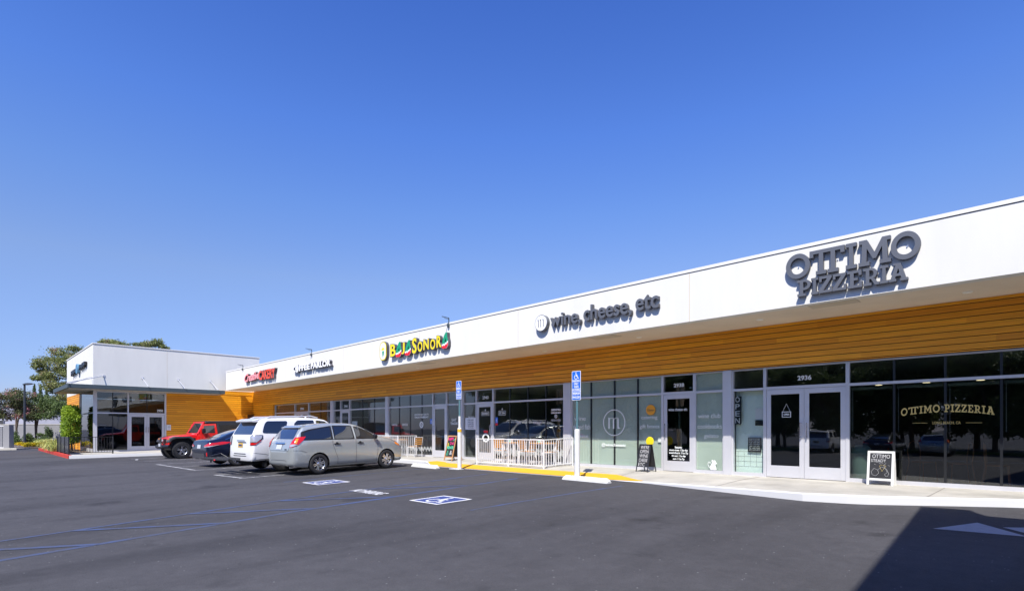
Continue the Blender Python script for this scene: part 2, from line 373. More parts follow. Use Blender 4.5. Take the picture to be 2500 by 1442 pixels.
def rrect(x0, x1, y0, y1, r, n=5):
    out = []
    for cx, cy, a in ((x1 - r, y1 - r, 0), (x0 + r, y1 - r, 90), (x0 + r, y0 + r, 180), (x1 - r, y0 + r, 270)):
        for i in range(n + 1):
            t = R(a + 90 * i / n); out.append((cx + r * math.cos(t), cy + r * math.sin(t)))
    return out

# ================================================================ GROUND
def ground():
    mb = MB(); ys = [-900, -12, 12.4, 900]; xs = [-1500, -60, 60, 600]
    vs = [(x, y, gz(y)) for y in ys for x in xs]; n = len(xs)
    fs = [(j * n + i, j * n + i + 1, (j + 1) * n + i + 1, (j + 1) * n + i) for j in range(3) for i in range(n - 1)]
    mb.add(vs, fs); o = mb.build('asphalt_ground', 'asphalt'); tag(o, kind='structure')
ground()
# ---- main pavement: a height field, dropping to the asphalt at the yellow ramp
kpx = [(1570, 1178), (1760, 1200), (1960, 1222), (2100, 1230.5), (2400, 1236), (2500, 1236.5)]
KERB = [(-35.0, 12.45), (-17.0, 12.45), (-16.4, 12.15), (-8.2, 12.2)] + [(G(*p).x, G(*p).y) for p in kpx[0:]] + [(1.2, 12.8), (14, 12.8)]
KERB = sorted(KERB)
def kerb_y(x):
    for (a, ya), (b, yb) in zip(KERB, KERB[1:]):
        if a <= x <= b: return ya + (yb - ya) * (x - a) / (b - a)
    return KERB[0][1] if x < KERB[0][0] else KERB[-1][1]
def ramp(x):       # 1 where the pavement is dropped
    if x < -17.0 or x > -2.6: return 0
    if x < -16.3: return (x + 17.0) / .7
    if x > -8.3: return ((-2.6 - x) / 5.7) ** 1.3 if x < -2.6 else 0
    return 1
def walk_z(x, y):
    k = ramp(x); lo = gz(12.3) + .006
    t = max(0, min(1, (y - kerb_y(x)) / 1.4)); return ZS * (1 - k) + k * (lo + (ZS - lo) * t)
def pavement():
    mb = MB(); xs = [-35 + i * .35 for i in range(141)]; vs = []; rows = 8; W = .055
    for x in xs:
        y0 = kerb_y(x) + W
        for j in range(rows): 
            y = y0 + (15.2 - y0) * j / (rows - 1); vs.append((x, y, walk_z(x, y)))
    fs = [(i * rows + j, (i + 1) * rows + j, (i + 1) * rows + j + 1, i * rows + j + 1) for i in range(len(xs) - 1) for j in range(rows - 1)]
    mb.add(vs, fs); o = mb.build('pavement', 'concrete'); tag(o, kind='structure')
    # score joints
    jb = MB()
    for X in [fx(2290, 13.4), -5.4, -8.6, -12.4, -16, -19.6, -23, -27, -31]:
        y0 = kerb_y(X) + .02; n = 6
        for k in range(n):
            ya = y0 + (14.3 - y0) * k / n; yb = y0 + (14.3 - y0) * (k + 1) / n
            jb.add([(X - .008, ya, walk_z(X, ya) + .004), (X + .008, ya, walk_z(X, ya) + .004), (X + .008, yb, walk_z(X, yb) + .004), (X - .008, yb, walk_z(X, yb) + .004)], [(0, 1, 2, 3)])
    tag(jb.build('pavement_joint', 'reveal'), kind='structure')
    W = .055; kb = MB(); vs = []
    for x in xs:
        y0 = kerb_y(x); z1 = walk_z(x, y0) + (.003 if ramp(x) < 1 else .0); zb = gz(y0) - .05
        vs += [(x, y0, zb), (x, y0, z1 - .02), (x, y0 + .02, z1), (x, y0 + W + .002, z1), (x, y0 + W + .002, zb)]
    fs = [(i * 5 + j, (i + 1) * 5 + j, (i + 1) * 5 + j + 1, i * 5 + j + 1) for i in range(len(xs) - 1) for j in range(4)]
    kb.add(vs, fs); tag(kb.build('kerb', 'kerb_white'), kind='structure')
    # yellow warning strip
    yb = MB(); vs = []; xs2 = [-16.9 + i * .18 for i in range(53)]
    for x in xs2:
        a = kerb_y(x) + .01; dw = .72 * min(1, max(.15, (-7.45 - x) / 1.3), max(.3, (x + 17.4) / .8))
        for j in range(4):
            y = a + dw * j / 3; vs.append((x, y, walk_z(x, y) + .009))
    fs = [(i * 4 + j, (i + 1) * 4 + j, (i + 1) * 4 + j + 1, i * 4 + j + 1) for i in range(len(xs2) - 1) for j in range(3)]
    yb.add(vs, fs); tag(yb.build('warning_strip', 'paint_yellow'), kind='structure')
pavement()
# ---- pavement round the corner shop
def corner_pavement():
    out = [(-36.1, 3.85), (-35.0, 8.0), (-35.0, 12.6), (-35.0, 15.2), (-40.6, 15.2), (-40.6, 8), (-40.6, 6.0)]
    def z(y): return ZWS + (ZS - ZWS) * max(0, min(1, (y - 6.5) / 6))
    mb = MB(); rows = [(3.85, -48, -36.1), (6.0, -48, -35.53), (8.0, -40.6, -35.0), (10, -40.6, -35.0), (12.6, -40.6, -35), (15.2, -40.6, -35)]
    vs = []
    for y, a, b in rows:
        for k in range(7): x = a + (b - a) * k / 6; vs.append((x, y, z(y)))
    fs = [(j * 7 + i, j * 7 + i + 1, (j + 1) * 7 + i + 1, (j + 1) * 7 + i) for j in range(5) for i in range(6)]
    mb.add(vs, fs); tag(mb.build('corner_pavement', 'concrete'), kind='structure')
    kb = MB(); path = [(-36.1, 3.85), (-35.0, 8.0), (-35.0, 12.5)]
    for (a, b) in zip(path, path[1:]):
        za, zb = z(a[1]) + .004, z(b[1]) + .004; ga, gb = gz(a[1]) - .05, gz(b[1]) - .05
        vs = [(a[0] + .02, a[1], ga), (b[0] + .02, b[1], gb), (b[0] + .02, b[1], zb), (a[0] + .02, a[1], za), (a[0] - .16, a[1], za), (b[0] - .16, b[1], zb)]
        kb.add(vs, [(0, 1, 2, 3), (3, 2, 5, 4)])
    tag(kb.build('corner_kerb', 'kerb_white'), kind='structure')
    rb = MB(); rb.add([(-36.1, 3.83, gz(3.8) - .05), (-52, 3.83, gz(3.8) - .05), (-52, 3.83, ZWS + .005), (-36.1, 3.83, ZWS + .005), (-36.1, 4.0, ZWS + .005), (-52, 4.0, ZWS + .005)], [(0, 1, 2, 3), (3, 2, 5, 4)])
    tag(rb.build('red_kerb', 'kerb_red'), kind='structure')
    pb = MB(); pb.box(-52, -39.6, 4.02, 5.3, ZWS - .1, ZWS + .03); tag(pb.build('planting_bed', 'soil'), kind='structure')
corner_pavement()
# ---- painted markings
def ground_quad(mb, a, b, wd, lift=.003, mi=0, seg=1):
    a = Vector(a[:2]); b = Vector(b[:2]); d = (b - a).normalized(); n = Vector((-d.y, d.x)) * wd / 2
    for k in range(seg):
        p = a.lerp(b, k / seg); q = a.lerp(b, (k + 1) / seg)
        c = [p + n, p - n, q - n, q + n]; mb.add([(v.x, v.y, gz(v.y) + lift) for v in c], [(0, 1, 2, 3)], mi)
def stall(x, y1=12.0, dx=-.25):
    mb = MB(); ground_quad(mb, (x, 5.87), (x + dx, y1), .10); tag(mb.build('parking_line', 'paint_line_white'), kind='structure')
for X, dx in ((-32.4, -.1), (-29.72, -.15), (-26.95, -.2), (-24.5, -.2), (-22.08, -.25), (-19.4, -.3), (-17.5, -.35)): stall(X, dx=dx)
mb = MB(); ground_quad(mb, (-26.98, 5.78), (-22.2, 5.92), .13, .005); ground_quad(mb, (-19.45, 5.78), (-17.5, 5.98), .12, .005)
ground_quad(mb, (-32.4, 6.1), (-31.2, 5.85), .12, .005)
tag(mb.build('parking_line', 'paint_line_white'), kind='structure')
mb = MB(); mb.geo(loops_geo([[( -18.9 + .75 * math.cos(t * .35) * (1 + .25 * math.sin(t * 1.7)), 6.55 + .36 * math.sin(t * .35) * (1 + .3 * math.cos(t * 2.3))) for t in range(18)]], .0005), lambda x, y, z: (x, y, gz(y) + .0025 + z))
tag(mb.build('oil_stain', 'oil'), kind='structure')
# blue hatched access aisle
def pl(*pp): return [G(*p) for p in pp]
def blue(pts, wd=.10, lift=.003):
    mb = MB()
    for a, b in zip(pts, pts[1:]): ground_quad(mb, a, b, wd, lift)
    tag(mb.build('aisle_line', 'paint_line_blue'), kind='structure')
blue([(-8.72, -1.5), (-9.98, 4.4), (-10.78, 11.0)], .12)
blue([(-10.25, -1.4), (-11.62, 4.6), (-12.45, 11.4)], .10, .0045)
for a, b in (((-10.45, -.5), (-9.30, 1.3)), ((-10.84, 1.2), (-9.70, 3.0)), ((-11.22, 2.9), (-10.05, 4.7)), ((-11.62, 4.7), (-10.26, 6.6)), ((-11.9, 6.9), (-10.55, 9.1))):
    blue([a, b], .12, .006)
blue(pl((1148, 1245), (1240, 1229), (1400, 1203), (1520, 1185)), .08)
blue([(-15.3, 6.3), (-15.6, 9.5), (-15.7, 11.3)], .07)

# ================================================================ accessible symbol shape (unit square, y up)
def isa_loops():
    out = [ellipse(.47, .88, .065, .065, 14)]
    # body + seat + leg as one bent band
    out.append([(.42, .79), (.53, .77), (.54, .62), (.72, .62), (.72, .55), (.545, .54), (.55, .47), (.74, .46), (.84, .20), (.93, .23), (.95, .16), (.80, .10), (.68, .38), (.46, .38)])
    rr = []; n = 20
    for i in range(n + 1):
        t = R(120 + 210 * i / n); rr.append((.48 + .29 * math.cos(t), .33 + .29 * math.sin(t)))
    for i in range(n, -1, -1):
        t = R(120 + 210 * i / n); rr.append((.48 + .22 * math.cos(t), .33 + .22 * math.sin(t)))
    return out + [rr]
ISA = isa_loops()
def add_isa(mb, fn, mi):
    for k, lp in enumerate(ISA): mb.geo(loops_geo([lp], .002), (lambda kk: (lambda x, y, z: fn(x, y, z + .0008 * kk)))(k), mi)
def pave_symbol(x0, y0, ang, s):
    c, sn = math.cos(R(ang)), math.sin(R(ang)); mb = MB()
    def gfn(lift): return lambda x, y, z: ((X := x0 + (x * c - y * sn) * s), (Y := y0 + (x * sn + y * c) * s), gz(Y) + lift + z)
    mb.geo(loops_geo([[(0, 0), (1, 0), (1, 1), (0, 1)]], .001), gfn(.003), 0)
    b = .07
    for q in ([(0, 0), (1, 0), (1, b), (0, b)], [(0, 1 - b), (1, 1 - b), (1, 1), (0, 1)], [(0, b), (b, b), (b, 1 - b), (0, 1 - b)], [(1 - b, b), (1, b), (1, 1 - b), (1 - b, 1 - b)]):
        mb.geo(loops_geo([q], .001), gfn(.0045), 1)
    add_isa(mb, lambda x, y, z: gfn(.005)(.14 + x * .74, .10 + y * .82, z), 1)
    o = mb.build('accessible_marking', ['paint_symbol_blue', 'paint_symbol_white']); tag(o, kind='structure')
g0 = G(998.8, 1220.8); g1 = G(1066, 1231.1)
a_ = math.degrees(math.atan2(g1.y - g0.y, g1.x - g0.x)); pave_symbol(g0.x, g0.y, a_, .92)
g0 = G(737, 1177.5); g1 = G(778, 1183.5)
a_ = math.degrees(math.atan2(g1.y - g0.y, g1.x - g0.x)); pave_symbol(g0.x, g0.y, a_, .94)
mb = MB()
t = fit(text_geo('NO PARKING', .001, bold=.02), -12.0, -10.78, 6.5, 6.86)
mb.geo(t, lambda x, y, z: (x, y, gz(y) + .009 + z)); tag(mb.build('no_parking_marking', 'paint_symbol_white'), kind='structure')
# big direction arrow
mb = MB(); A = [G(2277, 1290), G(2386, 1275.5), G(2510, 1310)]
mb.add([(p.x, p.y, gz(p.y) + .005) for p in A], [(0, 1, 2)])
A = [G(2448, 1286.8), G(2600, 1289), G(2600, 1300), G(2500, 1300)]
mb.add([(p.x, p.y, gz(p.y) + .005) for p in A], [(0, 1, 2, 3)]); tag(mb.build('arrow_marking', 'paint_arrow'), kind='structure')

# ================================================================ MAIN BUILDING
B = thing('shop_building', 'long white stucco shopping strip, deep flat fascia over orange wood siding and glazed shop fronts', 'building', (-20, 16, ZS))
XR = 14.0; XFE = -39.5; ZFB, ZFT = 2.605, 3.85; ZH = 1.53; ZT0, ZT1 = 1.0, 1.06
mb = MB(); mb.box(XFE, XR, YF, YF + .25, ZFB, ZFT - .075)
mb.build('fascia', 'stucco', B)
mb = MB(); mb.box(XFE + .005, XR, YF + .006, YF + .24, ZFT - .075, ZFT - .058); mb.build('reveal_line', 'reveal', B)
mb = MB(); mb.box(XFE - .018, XR, YF - .018, YF + .30, ZFT - .058, ZFT + .012); mb.build('coping', 'coping', B)
for X in (fx(1683, YF), fx(1265, YF), -17.5, -23.5, -30, 3.4):
    mb = MB(); mb.box(X - .009, X + .009, YF - .003, YF + .01, ZFB, ZFT - .08); mb.build('control_joint', 'soffit_panel', B)
mb = MB(); mb.box(XFE + .002, XR, YF + .25, 15.2, ZFB + .004, ZFB + .10); mb.build('soffit', 'soffit', B)
# access panels and small downlights in the soffit
for px, py, hw in ((2035, 742, .45), (1478, 823, .42), (1040, 887, .4)):
    d = ray(px, py); p = d * ((ZFB) / d.z); mb = MB(); mb.box(p.x - hw, p.x + hw, p.y - .19, p.y + .19, ZFB - .006, ZFB + .003)
    mb.build('soffit_panel', 'soffit_panel', B)
for px, py in ((2362, 713), (1855, 780), (1560, 823), (1330, 857), (1155, 879), (1020, 898), (908, 915), (770, 935)):
    d = ray(px, py); p = d * (ZFB / d.z); mb = MB()
    if p.y < YF + .4: p = Vector((p.x, YF + .8, ZFB))
    mb.lathe([(0, -.004), (.055, -.004), (.075, -.012), (.085, .003)], (p.x, p.y, ZFB), n=16)
    mb.build('downlight', 'light_disc', B)
# wood siding: each board is real, with a groove between
def boards(mb, a, b, z0, z1, fn, pitch=.1335):
    """fn(s, depth, z) -> world, s runs along the wall"""
    k0 = math.floor(z0 / pitch); z = k0 * pitch
    while z < z1:
        lo = max(z + .007, z0); hi = min(z + pitch - .007, z1)
        if hi - lo > .01:
            c = [fn(s, d, zz) for s in (a, b) for d, zz in ((0, lo), (.016, lo), (.020, lo + .006), (.020, hi - .004), (.012, hi), (0, hi))]
            n = 6; mb.add(c, [tuple(range(6))[::-1], tuple(range(6, 12))] + [(i, (i + 1) % n, n + (i + 1) % n, n + i) for i in range(n)], 0)
        z += pitch
fw = lambda s, d, z: (s, YW - d, z)
XJ = fx(667, YW)          # where the shop fronts start
mb = MB(); boards(mb, XJ, 2.0, ZH + .045, ZFB, fw); boards(mb, XW + .03, XJ, ZS, ZFB, fw)
mb.box(XW + .01, XJ - .002, YW, YW + .12, ZS - .05, ZFB, 1); mb.box(XJ - .002, 2.0, YW, YW + .12, ZH + .043, ZFB, 1)
mb.build('siding', ['siding', 'groove'], B)
# jamb at the left end of the glazing
mb = MB(); boards(mb, YW + .0, YG + .1, ZS, ZH + .04, lambda s, d, z: (XJ + d, s, z)); mb.build('siding_return', ['siding'], B)
# structure behind
mb = MB(); mb.box(XW + .01, XFE - .004, YW + .02, 30, ZFB - .002, ZFT - .1); mb.build('infill_wall', 'stucco', B)
mb = MB(); mb.box(XW + .05, XR, YW + .13, 30, 1.75, ZFB - .02); mb.build('upper_wall', 'interior_grey', B)
mb = MB(); mb.box(XFE + .01, XR, YF + .26, 30, ZFB + .12, ZFT - .3); mb.build('roof', 'roof_grey', B)
mb = MB(); mb.box(-36.6, 1.9, YG + .12, 27, ZS - .1, ZS - .01); mb.build('shop_floor', 'interior_floor', B)
mb = MB(); mb.box(-36.6, 1.9, YG + .13, 27, 1.60, 1.74); mb.build('ceiling', 'interior_grey', B)
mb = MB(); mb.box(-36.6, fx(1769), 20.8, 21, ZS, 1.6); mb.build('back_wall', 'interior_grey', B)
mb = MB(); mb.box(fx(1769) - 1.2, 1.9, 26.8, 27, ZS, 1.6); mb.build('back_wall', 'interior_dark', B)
for px in (812, 947, 1128, 1388, 1779):
    X = fx(px); mb = MB(); mb.box(X - .07, X + .07, YG + .1, 26.8 if px > 1700 else 20.8, ZS, 1.6); mb.build('partition', 'interior_grey', B)
mb = MB(); mb.box(-36.75, -36.55, YG + .15, 20.8, ZS, 1.6); mb.build('side_wall', 'interior_grey', B)
mb = MB(); mb.box(1.75, 1.9, YG, 20.8, ZS, 1.6); mb.box(1.0, 1.8, YG - .1, YG + .1, ZS, ZH + .04); mb.build('end_wall', 'stucco', B)
for px in (1840, 1955, 2045): pass
mb = MB()
for i, (x, y) in enumerate([(-3.4, 16), (-2.0, 17), (-.6, 16), (-2.6, 18.5), (-1.1, 19), (-3.6, 19), (.3, 17.5)]):
    pass

for zx, zy in ((380, 357), (450, 380), (505, 405), (555, 422), (608, 440), (645, 455), (800, 335), (845, 365), (880, 388), (903, 402), (1275, 313), (1285, 385)):
    d = ray(2040 + zx / 3.604, 840 + zy / 3.604); p = d * (1.6 / d.z)
    if p.y < 26.5: mb = MB(); mb.lathe([(0, -.012), (.10, -.012), (.11, .001)], (p.x, p.y, 1.6), n=14); mb.build('ceiling_lamp', 'lit_lamp', B)
def window(l, r, splits=(), gl='glass', dark=False, name='window'):
    """one glazed bay between aluminium uprights; l, r in metres"""
    mb = MB(); fwid = .035; y0, y1 = YG - .05, YG + .06
    mb.box(l, l + fwid, y0, y1, ZS, ZH + .04); mb.box(r - fwid, r, y0, y1, ZS, ZH + .04)
    mb.box(l + fwid, r - fwid, y0 + .003, y1 - .003, ZS, ZS + .085); mb.box(l + fwid, r - fwid, y0 + .003, y1 - .003, ZT0, ZT1)
    mb.box(l + fwid, r - fwid, y0 + .003, y1 - .003, ZH, ZH + .038)
    for s in splits:
        mb.box(s - .022, s + .022, YG - .008, YG + .05, ZS + .086, ZT0 - .001, 1); mb.box(s - .022, s + .022, YG - .008, YG + .05, ZT1 + .001, ZH - .001, 1)
    wo_ = mb.build(name, ['aluminium', 'black_frame'], B)
    xs = [l + fwid] + [q for s in splits for q in (s - .022, s + .022)] + [r - fwid]
    for i in range(0, len(xs), 2):
        p = MB(); p.box(xs[i], xs[i + 1], YG, YG + .006, ZS + .085, ZT0); p.build('pane', gl, wo_)
        p = MB(); p.box(xs[i], xs[i + 1], YG, YG + .006, ZT1, ZH); p.build('pane', gl, wo_)
    return wo_
def leaf_door(l, r, hinge, n=1, gl='glass'):
    """door set: transom light + n leaves"""
    fwid = .04; y0, y1 = YG - .06, YG + .06
    mb = MB(); mb.box(l, l + fwid, y0, y1, ZS, ZH + .04); mb.box(r - fwid, r, y0, y1, ZS, ZH + .04)
    mb.box(l + fwid, r - fwid, y0 + .003, y1 - .003, ZT0, ZT1 + .01); mb.box(l + fwid, r - fwid, y0 + .003, y1 - .003, ZH, ZH + .038)
    fr = mb.build('door_frame', 'aluminium', B)
    p = MB(); p.box(l + fwid, r - fwid, YG, YG + .006, ZT1 + .01, ZH); p.build('pane', gl, fr)
    out = []; L0 = l + fwid + .004; L1 = r - fwid - .004; wd = (L1 - L0 - .006 * (n - 1)) / n
    for i in range(n):
        a = L0 + i * (wd + .006); b = a + wd; st = .105; ya, yb = YG - .045, YG
        m = MB(); m.box(a, a + st, ya, yb, ZS + .012, ZT0 - .006); m.box(b - st, b, ya, yb, ZS + .012, ZT0 - .006)
        m.box(a + st, b - st, ya + .002, yb - .002, ZS + .012, -.91); m.box(a + st, b - st, ya + .002, yb - .002, ZT0 - .13, ZT0 - .006)
        d = m.build('door', 'aluminium', B, bevel=.004)
        p = MB(); p.box(a + st, b - st, YG - .025, YG - .02, -.91, ZT0 - .13); p.build('pane', gl, d)
        hx = b - .05 if (hinge == 'l' if n == 1 else i == 0) else a + .05
        sgn = -1 if (hinge == 'l' if n == 1 else i == 0) else 1
        h = MB(); h.path([(hx, ya, .15), (hx + sgn * .02, ya - .075, .15), (hx + sgn * .02, ya - .075, -.2), (hx, ya, -.2)], .014, 8); h.build('handle', 'chrome', d, smooth=60)
        out.append(d)
    return fr, out
def vtext(parent, body, px0, py0, px1, py1, m='white_vinyl', Y=YG - .012, name='lettering', **kw):
    """vinyl words on a pane; the rectangle is measured on the shop-front plane"""
    a = onY((px0 + px1) / 2, py0, Y); b = onY((px0 + px1) / 2, py1, Y)
    mb = MB(); g = fit(text_geo(body, .002, **kw), fx(px0, Y), fx(px1, Y), b.z, a.z); mb.geo(g, front(Y))
    return mb.build(name, m, parent)
def post(l, r):
    mb = MB(); mb.box(l, r, YG - .09, YG + .08, ZS, ZH + .041); return mb.build('post', 'aluminium', B, bevel=.004)
P = lambda px: fx(px)
window(XJ + .025, P(721), (), 'glass'); f_, d_ = leaf_door(P(721), P(755), 'l', 2)
vtext(f_, '2946', 733, 994, 742, 1000, bold=.02)
w3 = window(P(755), P(809.5), (P(783),))
post(P(809.5), P(816))
window(P(816), P(833)); f_, d_ = leaf_door(P(833), P(855.5), 'l'); vtext(f_, '2944', 840, 988, 848.5, 994.5, bold=.02)
w4 = window(P(855.5), P(944), (P(885), P(914)))
mb = MB(); mb.box(P(858), P(871), YG + .03, YG + .035, -.05, .42); mb.build('paper_notice', 'paper', w4)
post(P(944), P(950.5))
wt = window(P(950.5), P(1058.5), (P(975), P(1001.5), P(1030)))
vtext(wt, "LIVE EVERYDAY LIKE IT'S", 1012, 1009, 1046.5, 1013.5, bold=.02)
vtext(wt, 'TACO TUESDAY', 1012, 1015.5, 1046.5, 1020, bold=.05)
vtext(wt, 'COCKTAILS', 956, 1033, 970, 1038.5, bold=.02); vtext(wt, 'CERVEZAS', 982, 1033, 996, 1038.5, bold=.02)
def zigzag(parent, x0, x1, z0, n, rows=3):
    mb = MB(); h = .12; dx = (x1 - x0) / n
    for k in range(rows):
        zz = z0 + k * .045
        for i in range(n):
            a = x0 + i * dx
            for (p, q) in (((a, zz), (a + dx / 2, zz + h)), ((a + dx / 2, zz + h), (a + dx, zz))):
                mb.bar((p[0], YG - .012 - .0008 * k, p[1]), (q[0], YG - .012 - .0008 * k, q[1]), .002, .016, up=(0, 1, 0)) if False else mb.add(
                    [(p[0], YG - .012, p[1]), (q[0], YG - .012, q[1]), (q[0], YG - .012, q[1] + .018), (p[0], YG - .012, p[1] + .018)], [(0, 1, 2, 3)])
    mb.build('zigzag_decal', 'white_vinyl', parent)
zigzag(wt, P(953), P(1056), -.98, 15)
def sunburst(parent, px, py, r, hole=.45):
    c = onY(px, py, YG - .012); lp = []
    for i in range(40):
        rr = r if i % 2 == 0 else r * .72; t = 2 * math.pi * i / 40; lp.append((c.x + rr * math.cos(t), c.z + rr * math.sin(t)))
    mb = MB(); mb.geo(loops_geo([lp, ellipse(c.x, c.z, r * hole, r * hole, 20)], .002), front(YG - .012)); mb.geo(loops_geo([ellipse(c.x, c.z, r * hole * .5, r * hole * .5, 12)], .002), front(YG - .012))
    mb.build('emblem_decal', 'white_vinyl', parent)
sunburst(wt, 1029, 1036, .17)
def isa_decal(parent, px0, py0, px1, py1, Y=YG - .012, m='sign_blue', below=None):
    a = onY(px0, (py0 + py1) / 2, Y); cx = onY((px0 + px1) / 2, py0, Y); cb = onY((px0 + px1) / 2, py1, Y); b = onY(px1, HY, Y)
    mb = MB(); x0, x1, z0, z1 = a.x, b.x, cb.z, cx.z
    mb.geo(loops_geo([rrect(x0, x1, z0, z1, .01)], .001), front(Y), 0)
    add_isa(mb, lambda x, y, z: (x0 + (x1 - x0) * (.12 + .76 * x), Y - .003 - z, z0 + (z1 - z0) * (.08 + .84 * y)), 1)
    if below: mb.geo(loops_geo([[(x0, z0 - .09), (x1, z0 - .09), (x1, z0 - .01), (x0, z0 - .01)]], .001), front(Y), 2)
    mb.build('access_decal', [m, 'white_letter', 'red'], parent)
isa_decal(wt, 1050, 1022, 1056, 1034)
f_, d_ = leaf_door(P(1058.5), P(1092.5), 'r')
we = window(P(1092.5), P(1124)); vtext(we, 'EAT', 1103, 1021, 1114.5, 1027.5, bold=.02); vtext(we, 'TACOS', 1100, 1030, 1117.5, 1036, bold=.05)
post(P(1124), P(1133))
wm = window(P(1133), P(1164.5)); vtext(wm, 'Baja Sonora', 1143, 1015, 1158, 1018.5, bold=.04)
mb = MB(); a = onY(1136, 1019, YG - .012); b = onY(1161, 1048, YG - .012); mb.box(a.x, b.x, YG - .014, YG - .010, b.z, a.z); nb = mb.build('menu_poster', 'paper', wm)
for k, s in enumerate(('STORE HOURS', 'SUN-THU', '11AM-9PM', 'FRI-SAT 11AM-10PM', 'Closed Mondays')):
    vtext(wm, s, 1142, 1023 + k * 4.8, 1156, 1025.6 + k * 4.8, 'black_print', Y=YG - .0155, bold=.02)
f_, d_ = leaf_door(P(1164.5), P(1206), 'l'); vtext(f_, '2940', 1178, 966, 1192.5, 974, bold=.02)
def framed(parent, body, px0, py0, px1, py1):
    Y = YG - .03 if parent.name.startswith('door') else YG - .012
    a = onY((px0 + px1) / 2, py0, Y); b = onY((px0 + px1) / 2, py1, Y); x0, x1 = fx(px0, Y), fx(px1, Y); t = .014
    mb = MB(); mb.geo(loops_geo([[(x0, b.z), (x1, b.z), (x1, a.z), (x0, a.z)], [(x0 + t, b.z + t), (x1 - t, b.z + t), (x1 - t, a.z - t), (x0 + t, a.z - t)]], .002), front(Y))
    g = fit(text_geo(body, .002, bold=.03), x0 + .04, x1 - .04, b.z + .045, a.z - .045); mb.geo(g, front(Y))
    cz = a.z + .06; cx = (x0 + x1) / 2
    if body != 'OPEN': mb.geo(loops_geo([[(cx - .03, cz - .03), (cx + .03, cz - .03), (cx, cz + .05)]], .002), front(Y))
    mb.build('framed_lettering', 'white_vinyl', parent)
framed(d_[0], 'BIENVENIDOS', 1176, 1004, 1194, 1014)
mb = MB(); c = onY(1186, 1068, YG - .05); mb.geo(loops_geo([ellipse(c.x, c.z, .2, .17, 24), ellipse(c.x, c.z, .13, .10, 18)], .003), front(YG - .05)); mb.build('round_decal', 'white_vinyl', d_[0])
mb = MB(); c = onY(1186, 1053, YG - .05); mb.box(c.x - .12, c.x + .12, YG - .054, YG - .05, c.z - .05, c.z + .05); mb.build('red_sticker', 'red', d_[0])
ws_ = window(P(1206), P(1379), (P(1245), P(1289), P(1333)))
framed(ws_, 'EST. 2016', 1217.5, 1002, 1234.5, 1013); isa_decal(ws_, 1209, 1018, 1215.5, 1032, below=True)
vtext(ws_, 'TACOS', 1261, 1028, 1273, 1034, bold=.02); vtext(ws_, 'TORTILLAS', 1302, 1028, 1322, 1034, bold=.02)
vtext(ws_, 'SIEMPRE', 1346, 997, 1369, 1002.5, bold=.03); vtext(ws_, 'DELICIOSO', 1346, 1005, 1369, 1009, bold=.05); vtext(ws_, 'HECHO EN CASA', 1346, 1022.5, 1369, 1027.5, bold=.0)
mb = MB(); c = onY(1357, 1015.5, YG - .012); mb.geo(loops_geo([ellipse(c.x, c.z, .065, .065, 20), ellipse(c.x, c.z, .045, .045, 16)], .002), front(YG - .012)); mb.geo(loops_geo([ellipse(c.x, c.z, .02, .025, 10)], .002), front(YG - .012)); mb.build('emblem_decal', 'white_vinyl', ws_)
zigzag(ws_, P(1210), P(1377), -1.0, 18, 5)
post(P(1379), P(1397))
wv = window(P(1397), P(1619), (P(1443), P(1500), P(1557)))
def film(parent, l, r, z0=ZS + .09, z1=ZH, m='film', dy=.03):
    mb = MB(); mb.box(l, r, YG + dy, YG + dy + .004, z0, z1); mb.build('window_film', m, parent)
film(wv, P(1399), P(1617))
vtext(wv, 'wine', 1402, 1016, 1430, 1026, spacing=.95); vtext(wv, 'tinned fish', 1399, 1035, 1441, 1047.5, spacing=.95); vtext(wv, 'cheese', 1403, 1059, 1436, 1067.5, spacing=.95)
c = onY(1499, 1031, YG - .028); mb = MB(); R0 = .415
mb.geo(loops_geo([ellipse(c.x, c.z, R0, R0, 64), ellipse(c.x, c.z, R0 - .028, R0 - .028, 64)], .002), front(YG - .028))
mb.build('round_logo', 'white_vinyl', wv)
def m_letter(x0, x1, z0, z1, t0=.05, t1=.018):     # a light roman m: thick stems, thin arches
    W = x1 - x0; H = z1 - z0; L = []
    s = [x0, x0 + W * .42, x0 + W * .84]
    for i, x in enumerate(s): L.append([(x, z0), (x + t0, z0), (x + t0, z1 - (0 if i == 0 else H * .16)), (x, z1 - (0 if i == 0 else H * .16))])
    for i in range(2):
        a = s[i] + t0; b = s[i + 1] + t0; n = 10; up_ = []; dn = []
        for k in range(n + 1):
            th = math.pi * (1 - k / n); cx_ = (a + b) / 2; rx = (b - a) / 2
            up_.append((cx_ + rx * math.cos(th), z1 - H * .16 + H * .16 * math.sin(th))); dn.append((cx_ + (rx - (t0 if k == n else t1)) * math.cos(th) , z1 - H * .16 + max(0, H * .16 - t1) * math.sin(th)))
        L.append(up_ + dn[::-1])
    L.append([(s[2] + t0, z0), (x1 + t0 * .8, z0), (x1 + t0 * .8, z0 + t1), (s[2] + t0, z0 + t0)])
    return L
for k, lp in enumerate(m_letter(c.x - .21, c.x + .19, c.z - .19, c.z + .16)):
    if k == 0: mb = MB()
    mb.geo(loops_geo([lp], .002), front(YG - .028 - .0006 * k))
mb.build('letter_m', 'white_vinyl', wv)
vtext(wv, '@winecheesetc', 1469, 1081, 1528, 1091, bold=.01, spacing=.95)
vtext(wv, 'catering', 1566, 1014, 1605, 1025, spacing=.95); vtext(wv, 'gift boxes', 1562, 1035, 1610, 1047.5, spacing=.95)
isa_decal(wv, 1606, 1066, 1617.5, 1079, m='film')
mb = MB(); c = onY(1588.5, 1000, YG - .02); mb.lathe([(0, -.012), (.155, -.012), (.155, .0)], (c.x, YG - .013, c.z), axis='y', n=32); od = mb.build('round_sticker', 'orange_disc', wv)
